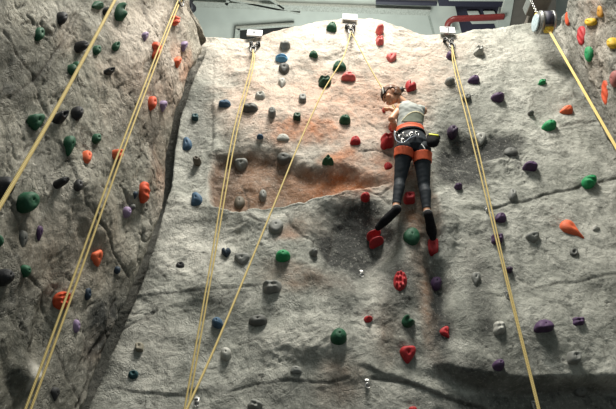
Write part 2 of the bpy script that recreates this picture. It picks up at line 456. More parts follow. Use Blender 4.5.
    lines = [([(359, 152), (375, 152), (392, 156)], 1.0, .02, .8), ([(362, 190), (379, 195), (390, 205)], 1.1, .022, .9),
             ([(392, 187), (382, 195)], 1, .02, .8), ([(366, 121), (376, 127), (383, 134)], .9, .016, .7), ([(400, 163), (412, 172), (404, 185)], .8, .015, .5),
             ([(408, 55), (424, 55), (441, 45)], .7, .01, .6), ([(335, 55), (360, 45), (372, 62), (388, 76)], .6, .008, .3),
             ([(248, 216), (257, 221), (266, 222)], 1.0, .02, .9), ([(288, 214), (292, 226), (303, 237), (319, 242)], 1.1, .022, .9),
             ([(195, 372), (214, 369), (232, 374)], .8, .01, .4), ([(122, 330), (140, 322), (150, 316), (158, 311)], 1, .014, .6),
             ([(140, 324), (152, 318), (154, 312)], 1, .012, .5), ([(160, 275), (175, 262), (185, 258)], .8, .012, .5),
             ([(240, 343), (258, 340), (262, 344)], .9, .014, .5), ([(214, 315), (222, 297), (232, 293), (220, 286)], .9, .014, .5),
             ([(358, 326), (375, 340), (390, 347)], .9, .012, .5), ([(366, 322), (384, 327), (395, 322)], .9, .012, .5),
             ([(282, 262), (300, 266), (318, 262)], .8, .01, .4), ([(213, 60), (213, 92), (212, 130), (212, 152)], 1.0, .012, .35),
             ([(313, 228), (314, 262)], .8, .01, .3), ([(330, 268), (345, 290), (350, 320)], .8, .01, .2),
             ([(495, 209), (520, 202), (560, 191), (590, 183), (640, 176)], 1.1, .018, .8), ([(500, 268), (520, 280), (535, 289), (575, 283), (640, 271)], 1.1, .012, .5),
             ([(561, 126), (585, 121), (597, 121)], 1.4, .014, .8), ([(508, 300), (528, 345), (545, 392)], 1.0, .01, .4), ([(493, 209), (506, 290)], .9, .008, .4),
             ([(372, 380), (409, 384), (446, 395), (490, 405)], 1.7, .03, .9), ([(445, 371), (470, 381), (490, 384)], 1.2, .012, .5),
             ([(286, 381), (330, 384), (350, 378)], 1.1, .016, .5), ([(232, 390), (260, 384), (286, 381)], 1.1, .014, .5),
             ([(118, 388), (140, 392), (185, 397)], 1.1, .014, .6), ([(90, 296), (150, 297), (195, 291)], .9, .01, .4), ([(195, 292), (235, 288), (274, 281)], 1.0, .012, .5),
             ([(333, 222), (332, 240), (327, 268)], 1.0, .012, .5), ([(242, 182), (247, 195), (246, 212)], 1.3, .02, .8),
             ([(432, 80), (440, 108), (437, 118), (448, 121)], .7, .006, .3), ([(293, 131), (298, 140)], .6, .006, .5)]
    H, C = cracks(U0, V0, lines, H, C, (wu * .5, wv * .5))
    # the gap along the left wall
    bx_ = [(60, 300), (105, 330), (131, 300), (146, 262), (161, 212), (171, 172), (174, 130), (185, 92), (193, 72), (199, 62)]
    gd = U0 - np.interp(-V0, [-409, -372, -327, -285, -236, -190, -150, -110, -76, -52], [85, 101, 120, 139, 154, 167, 171, 179, 191, 204])
    gap = np.exp(-(np.maximum(gd - .5, 0) / 1.5) ** 2) * sst(45, 80, V0)
    gw = np.interp(V0, [60, 100, 190, 230, 300, 330, 409], [.9, 1, 1, .8, .7, .8, .7])
    H -= .35 * gap * gw; C += .9 * gap * gw  # gap also coloured dark through the crack mask, painting in its shadow
    # T-nut holes
    rr = random.Random(3)
    for i in range(26):
        for j in range(20):
            if rr.random() < .45: continue
            cx = 100 + i * 21 + rr.uniform(-6, 6); cy = 45 + j * 19 + rr.uniform(-6, 6)
            box = (np.abs(U0 - cx) < 4) & (np.abs(V0 - cy) < 4)
            d = np.hypot(U0[box] - cx, (V0[box] - cy) * 1.4)
            g = np.exp(-(d / 1.0) ** 2); H[box] -= .006 * g; C[box] += .8 * g
    # paint, with the shade under the lower right ledge painted into dark
    Un = U + 16 * fbm(S * 2.2, Z * 2.2, 4, 100); Vn = V + 16 * fbm(S * 2.2, Z * 2.2, 4, 110)
    Z0 = np.zeros_like(U)
    pink = np.maximum.reduce([.60 * blob(Un, Vn, 340, 110, 105, 60, 0, .2), .55 * blob(Un, Vn, 262, 105, 50, 45, 0, .3), .42 * blob(Un, Vn, 330, 50, 150, 40, 0, .4),
                              .40 * blob(Un, Vn, 370, 160, 60, 45, 0, .3), .45 * blob(Un, Vn, 405, 60, 60, 50, 0, .3)])
    pink *= 1 - .9 * sst(418, 440, U + .1 * (V - 130)) * sst(95, 112, V)
    orange = np.maximum.reduce([1.1 * rc * sst(275, 325, Un) * (1 - sst(345, 380, Un)), .30 * rc, .70 * blob(Un, Vn, 300, 132, 45, 14, -10, .2), .6 * blob(Un, Vn, 338, 158, 22, 12, -30, .2), .5 * blob(Un, Vn, 385, 170, 18, 16, 0, .2),
                                .45 * blob(Un, Vn, 348, 178, 24, 22, 0, .3), .22 * blob(Un, Vn, 350, 100, 70, 25, 0, .2), .35 * blob(Un, Vn, 290, 232, 16, 10, 0, .2), .3 * blob(Un, Vn, 240, 62, 20, 10, 0, .2)])
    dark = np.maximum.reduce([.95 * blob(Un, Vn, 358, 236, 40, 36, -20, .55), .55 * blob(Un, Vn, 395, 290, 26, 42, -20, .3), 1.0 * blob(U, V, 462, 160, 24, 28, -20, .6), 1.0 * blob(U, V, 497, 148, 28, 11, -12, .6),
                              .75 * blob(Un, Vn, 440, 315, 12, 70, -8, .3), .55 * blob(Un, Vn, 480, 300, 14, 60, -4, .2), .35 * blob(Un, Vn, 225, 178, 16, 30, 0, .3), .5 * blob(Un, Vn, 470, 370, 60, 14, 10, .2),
                              .55 * blob(Un, Vn, 560, 400, 130, 17, 0, .6), .35 * blob(Un, Vn, 196, 120, 16, 40, 0, .3), .4 * blob(Un, Vn, 232, 300, 22, 10, 0, .3), .3 * blob(Un, Vn, 270, 392, 80, 14, 0, .4), .3 * blob(Un, Vn, 345, 290, 25, 50, 0, .2), .3 * blob(Un, Vn, 555, 40, 18, 30, 0, .3)])  # wide band low on the right: shade below the bulge, put into the colour
    brown = np.maximum.reduce([1.3 * rc * (1 - sst(285, 345, Un)), .5 * rc, .9 * blob(Un, Vn, 418, 215, 18, 55, 0, .4), .95 * blob(Un, Vn, 428, 300, 15, 70, -8, .3), .5 * blob(Un, Vn, 300, 278, 50, 16, 5, .3), .4 * blob(Un, Vn, 385, 330, 20, 40, 0, .2),
                               .45 * blob(Un, Vn, 340, 385, 26, 30, 0, .3), .3 * blob(Un, Vn, 310, 225, 30, 12, 0, .3)])
    pale = np.maximum.reduce([.55 * blob(Un, Vn, 185, 245, 60, 45, 0, .3), .5 * blob(Un, Vn, 305, 150, 30, 12, 10, .3), .6 * blob(Un, Vn, 290, 212, 60, 6, -12, .4), .45 * blob(Un, Vn, 372, 305, 14, 60, 10, .3),
                              .45 * blob(Un, Vn, 395, 392, 50, 12, 10, .3), .15 * blob(Un, Vn, 500, 70, 60, 35, 0, .3), .45 * blob(Un, Vn, 145, 345, 40, 60, 0, .3), .35 * blob(Un, Vn, 300, 345, 60, 25, 0, .3), .5 * blob(Un, Vn, 250, 60, 50, 20, 0, .4),
                              .5 * blob(Un, Vn, 350, 40, 80, 25, 0, .3), .3 * blob(Un, Vn, 470, 255, 16, 30, 0, .3)])
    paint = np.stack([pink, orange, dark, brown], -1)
    H += .0 * Z0
    # rounded top edge
    e = (zt[None, :] - Z); rr_ = .07
    k = np.clip(e / rr_, 0, 1); H -= rr_ * .9 * (1 - np.sqrt(np.clip(1 - (1 - k) ** 2, 0, 1)))
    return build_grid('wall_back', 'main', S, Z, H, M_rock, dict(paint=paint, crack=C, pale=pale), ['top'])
ob, BVH['main'] = main_wall()

# ---- left wall
def left_wall():
    o, u, n = WF['left']
    bd = [(186, -45), (188, -25), (192, 0), (194, 12), (198, 26), (206, 36), (209, 43), (205, 52), (199, 62), (191, 76), (185, 92), (179, 110), (174, 130), (171, 150), (170, 172), (167, 190), (161, 212), (154, 236),
          (146, 262), (139, 285), (131, 305), (120, 327), (110, 350), (101, 372), (93, 392), (85, 412), (75, 440), (60, 490)]
    pts = [Pplane(a, b, o, n) for a, b in bd]
    ss = np.array([np.dot(p - o, u) for p in pts]); zz = np.array([p[2] for p in pts])
    order = np.argsort(zz)
    smax = max(np.dot(Pplane(-60, 200, o, n) - o, u), np.dot(Pplane(-60, -30, o, n) - o, u)) + .3
    ztop = max(Pplane(100, -60, o, n)[2], Pplane(-30, -40, o, n)[2], Pplane(203, -40, o, n)[2]) + .1
    z = np.concatenate([np.linspace(0, 2.1, 12)[:-1], np.arange(2.1, ztop, .0135)])
    s0 = np.interp(z, zz[order], ss[order]) + .018 * perlin(z * 4, z * 0 + 3) + .01 * perlin(z * 13, z * 0)
    t = np.linspace(0, 1, 260)
    S = s0[:, None] + t[None, :] * (smax - s0)[:, None]
    Z = np.repeat(z[:, None], len(t), 1)
    pos = o + S[..., None] * u + Z[..., None] * ZH
    U, V = proj_arr(pos)
    bad = Z < 1.9
    U0 = np.where(bad, -500, U); V0 = V
    wu = 5 * fbm(S * 3, Z * 3, 3, 205); wv = 5 * fbm(S * 3, Z * 3, 3, 215)
    U = U0 + wu; V = V0 + wv
    H = .10 * fbm(S * 1.1, Z * .8, 3, 201) + .035 * fbm(S * 3.8, Z * 2.2, 3, 204)
    a = fbm(S * 2, Z * 2, 3, 240) * .8
    r = ridged(S * 6 - Z * 2.5 + a, Z * 2.2 + S * 1.0 + a, 4, 250)
    msk = sst(-.3, .3, fbm(S * 1.3, Z * 1.1, 2, 260))
    H += (.005 + .015 * msk) * r + .008 * fbm(S * 19, Z * 17, 4, 270)
    cr = np.abs(perlin(S * 6 + Z + 1.3 * fbm(S * 4, Z * 4, 2, 281), Z * 3.5 + 1.3 * fbm(S * 4, Z * 4, 2, 282), 280))
    crm = sst(-.05, .35, fbm(S * 1.7, Z * 1.7, 2, 290))
    H -= .018 * np.exp(-(cr / .035) ** 2) * crm
    C = .7 * np.exp(-(cr / .03) ** 2) * crm
    cr2 = np.abs(perlin(S * 3.2 - Z * 1.1 + 1.1 * fbm(S * 3, Z * 3, 3, 283), Z * 1.0 + S * .8 + .8 * fbm(S * 3, Z * 3, 3, 284), 285))
    g2 = np.exp(-(cr2 / .022) ** 2) * sst(-.2, .3, fbm(S * 1.3, Z * 1.3, 2, 291))
    H -= .022 * g2; C += .75 * g2
    H += ledge(U, V, [(62, 140), (70, 170), (82, 205), (102, 240), (128, 272)], .05, 16, .05, 12, 2, 10, vert=False) if False else 0
    lines = [([(83, 10), (75, 30), (58, 50), (37, 80), (15, 95), (0, 101)], 1.2, .02, .7), ([(0, 33), (14, 52), (33, 72), (37, 81), (44, 100), (52, 116)], 1.1, .018, .7),
             ([(34, 80), (52, 62), (78, 12)], 1.2, .02, .6), ([(62, 145), (68, 165), (80, 202), (102, 236), (118, 262), (130, 276)], .9, .016, .8), ([(116, 185), (126, 204), (140, 216)], 1.1, .02, .6),
             ([(140, 0), (146, 24), (160, 55), (170, 90), (172, 120)], 1.0, .015, .5), ([(112, 60), (120, 100), (112, 140)], 1.0, .012, .4), ([(100, 90), (92, 130), (103, 180)], 1.0, .012, .3),
             ([(60, 348), (66, 370), (76, 400), (82, 420)], 1.4, .02, .7), ([(0, 180), (14, 205), (30, 240)], 1.2, .02, .5), ([(110, 330), (96, 352), (90, 380), (74, 409)], 1.8, .03, .8),
             ([(118, 300), (108, 330), (90, 360)], 2.0, .03, .7), ([(10, 240), (20, 265), (45, 290), (60, 330)], 1.3, .02, .5), ([(20, 285), (8, 310), (22, 340)], 1.1, .018, .5), ([(46, 278), (52, 262), (66, 250)], 1.0, .014, .4),
             ([(86, 205), (92, 222), (104, 236)], 1.0, .015, .5), ([(84, 118), (80, 135), (86, 150)], 1.0, .012, .4), ([(155, 100), (160, 130), (150, 160), (158, 190)], 1.1, .015, .5)]
    H, C = cracks(U0, V0, lines, H, C, (wu * .6, wv * .6))
    H += .08 * blob(U, V, 27, 372, 20, 18, 0, .2) + .10 * blob(U, V, 140, 60, 26, 60, 0, .1) + .07 * blob(U, V, 90, 200, 18, 60, -20, .1) - .08 * blob(U, V, 48, 330, 14, 60, 15, .1)
    Un = U + 16 * fbm(S * 2.2, Z * 2.2, 4, 300); Vn = V + 16 * fbm(S * 2.2, Z * 2.2, 4, 310)
    pink = np.maximum(.35 * blob(Un, Vn, 150, 60, 45, 80, 0, .3), .0)
    orange = np.maximum(.45 * blob(Un, Vn, 180, 60, 8, 24, -15, .2), .25 * blob(Un, Vn, 160, 180, 14, 40, 0, .2))
    dark = np.maximum.reduce([.7 * blob(Un, Vn, 113, 320, 26, 50, 30, .4), .5 * blob(Un, Vn, 8, 70, 20, 40, -20, .3), .4 * blob(Un, Vn, 45, 160, 14, 50, -20, .2), .4 * blob(Un, Vn, 150, 120, 8, 60, -12, .2), .45 * blob(Un, Vn, 20, 300, 30, 80, 0, .2), .35 * blob(Un, Vn, 38, 70, 30, 20, -40, .3), .4 * blob(Un, Vn, 70, 380, 40, 40, 0, .3), .4 * blob(Un, Vn, 20, 90, 24, 14, -30, .3)])
    brown = np.maximum.reduce([.5 * blob(Un, Vn, 108, 345, 18, 30, 30, .3), .35 * blob(Un, Vn, 70, 30, 20, 20, 0, .3), .3 * blob(Un, Vn, 70, 250, 60, 60, 0, .3)])
    pale = np.maximum.reduce([.9 * blob(Un, Vn, 27, 374, 11, 15, 20, .5), .45 * blob(Un, Vn, 150, 40, 40, 50, 0, .3), .35 * blob(Un, Vn, 75, 10, 60, 26, 0, .3), .3 * blob(Un, Vn, 150, 220, 12, 40, 20, .3), .25 * blob(Un, Vn, 60, 210, 30, 40, 0, .3)])
    e = (S - s0[:, None]); rr_ = .12
    k = np.clip(e / rr_, 0, 1); H -= rr_ * .8 * (1 - np.sqrt(np.clip(1 - (1 - k) ** 2, 0, 1)))
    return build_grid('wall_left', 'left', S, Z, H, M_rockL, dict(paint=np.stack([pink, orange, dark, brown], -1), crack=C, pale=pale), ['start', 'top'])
ob, BVH['left'] = left_wall()

# ---- right wall
def right_wall():
    o, u, n = WF['right']
    bd = [(552, -40), (552, 0), (551, 20), (555, 42), (566, 64), (578, 88), (590, 110), (601, 132), (613, 152), (640, 200), (690, 290), (760, 409)]
    pts = [Pplane(a, b, o, n) for a, b in bd]
    ss = np.array([np.dot(p - o, u) for p in pts]); zz = np.array([p[2] for p in pts]); order = np.argsort(zz)
    smax = np.dot(Pplane(650, 60, o, n) - o, u) + .5
    ztop = Pplane(605, -50, o, n)[2] + .3
    z = np.concatenate([np.linspace(0, 3.5, 8)[:-1], np.arange(3.5, ztop, .014)])
    s0 = np.interp(z, zz[order], ss[order]) + .02 * perlin(z * 4, z * 0 + 3)
    t = np.linspace(0, 1, 200)
    S = s0[:, None] + t[None, :] * (smax - s0)[:, None]; Z = np.repeat(z[:, None], len(t), 1)
    pos = o + S[..., None] * u + Z[..., None] * ZH
    U0, V0 = proj_arr(pos); wu = 4 * fbm(S * 3, Z * 3, 3, 405); wv = 4 * fbm(S * 3, Z * 3, 3, 415); U = U0 + wu; V = V0 + wv
    H = .09 * fbm(S * 1.6, Z * .7, 3, 401) + .03 * fbm(S * 5, Z * 2, 3, 404)
    a = fbm(S * 2, Z * 2, 3, 440) * .6
    H += .013 * ridged(S * 7 + a, Z * 2.4 + a, 4, 450) + .008 * fbm(S * 19, Z * 16, 4, 470)
    cr = np.abs(perlin(S * 6 + fbm(S * 4, Z * 4, 2, 481), Z * 2.5 + fbm(S * 4, Z * 4, 2, 482), 480))
    H -= .012 * np.exp(-(cr / .035) ** 2); C = .3 * np.exp(-(cr / .03) ** 2)
    lines = [([(560, 0), (566, 20), (572, 40), (582, 62), (592, 88)], 2.2, .05, .4), ([(596, 20), (594, 50), (600, 80), (606, 112)], 1.5, .035, .4), ([(574, 0), (578, 14), (574, 30)], 1.5, .03, .3)]
    H, C = cracks(U0, V0, lines, H, C, (wu * .6, wv * .6))
    Un = U + 12 * fbm(S * 2.2, Z * 2.2, 4, 500); Vn = V + 12 * fbm(S * 2.2, Z * 2.2, 4, 510)
    pink = .25 * blob(Un, Vn, 595, 10, 14, 20, 0, .3); orange = 0 * pink
    dark = np.maximum(.5 * blob(Un, Vn, 590, 105, 12, 40, -28, .3), .6 * blob(Un, Vn, 616, 0, 10, 10, 0, .4))
    brown = .35 * blob(Un, Vn, 598, 55, 14, 50, 0, .3); pale = np.maximum(.4 * blob(Un, Vn, 560, 45, 8, 50, -15, .3), .35 * blob(Un, Vn, 604, 60, 10, 50, 0, .3))
    e = (S - s0[:, None]); rr_ = .10
    k = np.clip(e / rr_, 0, 1); H -= rr_ * .8 * (1 - np.sqrt(np.clip(1 - (1 - k) ** 2, 0, 1)))
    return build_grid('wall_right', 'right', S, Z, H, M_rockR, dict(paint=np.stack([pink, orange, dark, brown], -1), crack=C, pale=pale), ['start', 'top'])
ob, BVH['right'] = right_wall()

def hit(u, v, key):
    d = Vector(ray(u, v)).normalized()
    loc, nr, i, dist = BVH[key].ray_cast(Vector(CAM), d)
    if loc is None:
        o, uu, n = WF[key]; return Vector(Pplane(u, v, o, n)), Vector(n)
    return loc, nr

# ---- floor and gym shell
M_floor = simple('black_rubber_mat', (.04, .04, .045), .9, scale=8, bump=.3)
bm = bmesh.new(); box_bm(bm, (0.5, 3, -.05), ((1, 0, 0), (0, 1, 0), (0, 0, 1)), (9, 14, .05)); fl = bm_obj('floor', bm, M_floor, smooth=False); fl['kind'] = 'structure'

# ---- ceiling above and behind the wall
M_ceil = simple('grey_green_paint', (.36, .38, .345), .7, var=.06, scale=3)
M_seam = simple('seam_shadow_gap', (.25, .27, .24), .8)
M_joist = simple('grey_joist_paint', (.28, .295, .265), .7)
M_navy = simple('dark_navy_steel', (.018, .018, .035), .5)
M_pipe = simple('dark_red_pipe', (.15, .022, .02), .4)
M_duct = simple('pale_duct', (.40, .42, .38), .6, var=.08, scale=6)
M_taupe = simple('taupe_paint', (.12, .105, .09), .7, var=.1, scale=6)
ZC = 13.6
bm = bmesh.new(); box_bm(bm, (0.5, 9, ZC + .1), ((1, 0, 0), (0, 1, 0), (0, 0, 1)), (12, 14, .1)); o = bm_obj('ceiling', bm, M_ceil, smooth=False); o['kind'] = 'structure'
bm = bmesh.new(); box_bm(bm, (0.5, 22.9, ZC / 2), ((1, 0, 0), (0, 1, 0), (0, 0, 1)), (12, .1, ZC / 2)); o = bm_obj('wall_far', bm, M_ceil, smooth=False); o['kind'] = 'structure'
def beam_between(bm, a, b, z, wid, hgt):
    """box beam under the ceiling from pixel a to pixel b, its underside at height z"""
    A, B = Vector(Pz(*a, z)), Vector(Pz(*b, z)); d = (B - A); L = d.length / 2; d.normalize()
    s = d.cross(Vector((0, 0, 1))).normalized()
    box_bm(bm, (A + B) / 2 + Vector((0, 0, hgt / 2)), (d, s, (0, 0, 1)), (L, wid / 2, hgt / 2))
def beam(name, a, b, z, wid, hgt, mat, label, cat, group=None):
    bm = bmesh.new(); beam_between(bm, a, b, z, wid, hgt)
    return tag(bm_obj(name, bm, mat, smooth=False), label, cat, group)
zj = ZC - .12
beam('roof_joist', (150, 3), (430, 13), zj, .16, .12, M_joist, 'long grey-green roof joist running level across the ceiling above the wall', 'joist')
beam('roof_brace', (170, -12), (300, 14), zj, .05, .10, M_joist, 'thin slanting roof brace crossing the joist at its left half', 'brace')
beam('roof_brace', (226, 5), (236, -14), zj, .08, .10, M_joist, 'short upright roof brace meeting the joist above the left number board', 'brace')
beam('roof_brace', (284, 9), (262, -6), zj, .05, .10, M_joist, 'slanting roof brace reaching the joist left of the middle number board', 'brace')
beam('ceiling_rail', (376, 3), (437, 4.5), zj, .08, .10, M_navy, 'thin black rail under the ceiling left of the dark steel beam', 'rail')
bm = bmesh.new()
A = [Vector(Pz(a, b, ZC - .004)) for a, b in ((424, 2), (426, 2), (435, 34), (432.5, 34))]
for q in (0, -.02): pass
vs = [bm.verts.new(p) for p in A] + [bm.verts.new(p + Vector((0, 0, .03))) for p in A]
bm.faces.new(vs[:4][::-1]); bm.faces.new(vs[4:])
for i in range(4): bm.faces.new((vs[i], vs[(i + 1) % 4], vs[4 + (i + 1) % 4], vs[4 + i]))
o = bm_obj('trim_1', bm, M_seam, smooth=False); o['kind'] = 'structure'
# dark hatch behind the left board
t = empty('ceiling_hatch', tuple(Pz(262, 34, ZC - .05)))
def quadbox(name, px4, z, h, mat, parent=None):
    bm = bmesh.new(); A = [Vector(Pz(a, b, z)) for a, b in px4]
    vs = [bm.verts.new(p) for p in A] + [bm.verts.new(p + Vector((0, 0, h))) for p in A]
    bm.faces.new(vs[:4][::-1]); bm.faces.new(vs[4:])
    for i in range(4): bm.faces.new((vs[i], vs[(i + 1) % 4], vs[4 + (i + 1) % 4], vs[4 + i]))
    o = bm_obj(name, bm, mat, None, smooth=False)
    if parent: local(o, parent)
    return o
quadbox('opening', ((240, 30), (294, 27.5), (294, 50), (238, 50)), ZC - .10, .09, simple('black_opening', (.012, .012, .012), .9), t)
quadbox('frame', ((235.5, 28.6), (240, 28.6), (239, 52), (233, 52)), ZC - .14, .13, M_joist, t)
quadbox('frame', ((235.5, 28.6), (294, 24.3), (294, 26.5), (239, 30.3)), ZC - .14, .13, M_joist, t)
tag(t, 'black rectangular ceiling opening with grey frame behind the left number board', 'hatch')
# dark steel lattice beam at the upper right, light duct panels and red pipe
t = empty('lattice_beam', tuple(Pz(470, 10, ZC - .6)))
o = quadbox('upper_chord', ((440, -6), (520, -6), (520, 7.5), (439, 6)), ZC - .7, .25, M_navy, t)
o = quadbox('light_panel', ((447, -4), (520, -4), (520, 1.5), (449, 1)), ZC - .74, .03, M_duct, t)
o = quadbox('lower_chord', ((455, 6), (520, 7), (520, 34), (462, 34)), ZC - .5, .15, M_navy, t)
for a, b in ((467, 479), (483, 495), (498, 510)):
    quadbox('rung', ((a, 11), (b - 1, 11), (b + 1.5, 16), (a + 2, 16.5)), ZC - .54, .03, M_duct, t)
quadbox('rung', ((470, 21.5), (520, 20), (520, 23), (472, 24)), ZC - .54, .03, M_duct, t)
tag(t, 'dark navy steel lattice beam with pale rungs behind the right number board', 'beam')
t2 = quadbox('ceiling_panel', ((452, 20.5), (458, 20.5), (459, 30), (452, 30)), ZC - .56, .03, M_duct)
tag(t2, 'small pale square panel inside the bend of the red pipe', 'panel')
bm = bmesh.new(); zp = ZC - .8
pp = catmull([Pz(448, 44, zp), Pz(447.5, 30, zp), Pz(448, 23.5, zp), Pz(453, 19.3, zp), Pz(462, 18.6, zp), Pz(480, 17.8, zp), Pz(504, 16.6, zp)], 8)
tube_bm(bm, pp, .075, 14)
tag(bm_obj('red_pipe', bm, M_pipe), 'dark red pipe bending down behind the board numbered 7', 'pipe')
t = empty('ceiling_duct', tuple(Pz(515, 10, ZC - 1.4)))
zd = ZC - .78
quadbox('pale_side', ((508, -12), (516, -12), (509, 30), (496.5, 30)), zd, .9, M_duct, t)
quadbox('dark_side', ((516, -12), (556, -12), (556, 40), (509, 30)), zd + .02, .9, M_taupe, t)
tag(t, 'wide slanting duct under the ceiling, pale side and taupe side, behind the wall top', 'duct')
# black lamp at the top of the left wall
t = empty('spot_lamp', tuple(Pz(190, 2, ZC - 1.2)))
bm = bmesh.new(); a = Vector(Pz(190, -2, ZC - 1.0)); b = Vector(Pz(190, 8, ZC - 1.35)); cyl_bm(bm, a, b, .11, .15); local(bm_obj('lamp_housing', bm, simple('black_paint', (.012, .012, .016), .5)), t)
bm = bmesh.new(); cyl_bm(bm, a, a + Vector((0, 0, 1.0)), .02, .02, 8); local(bm_obj('stem', bm, M_navy), t)
tag(t, 'small black spotlight hanging from the ceiling beside the left wall top', 'lamp')
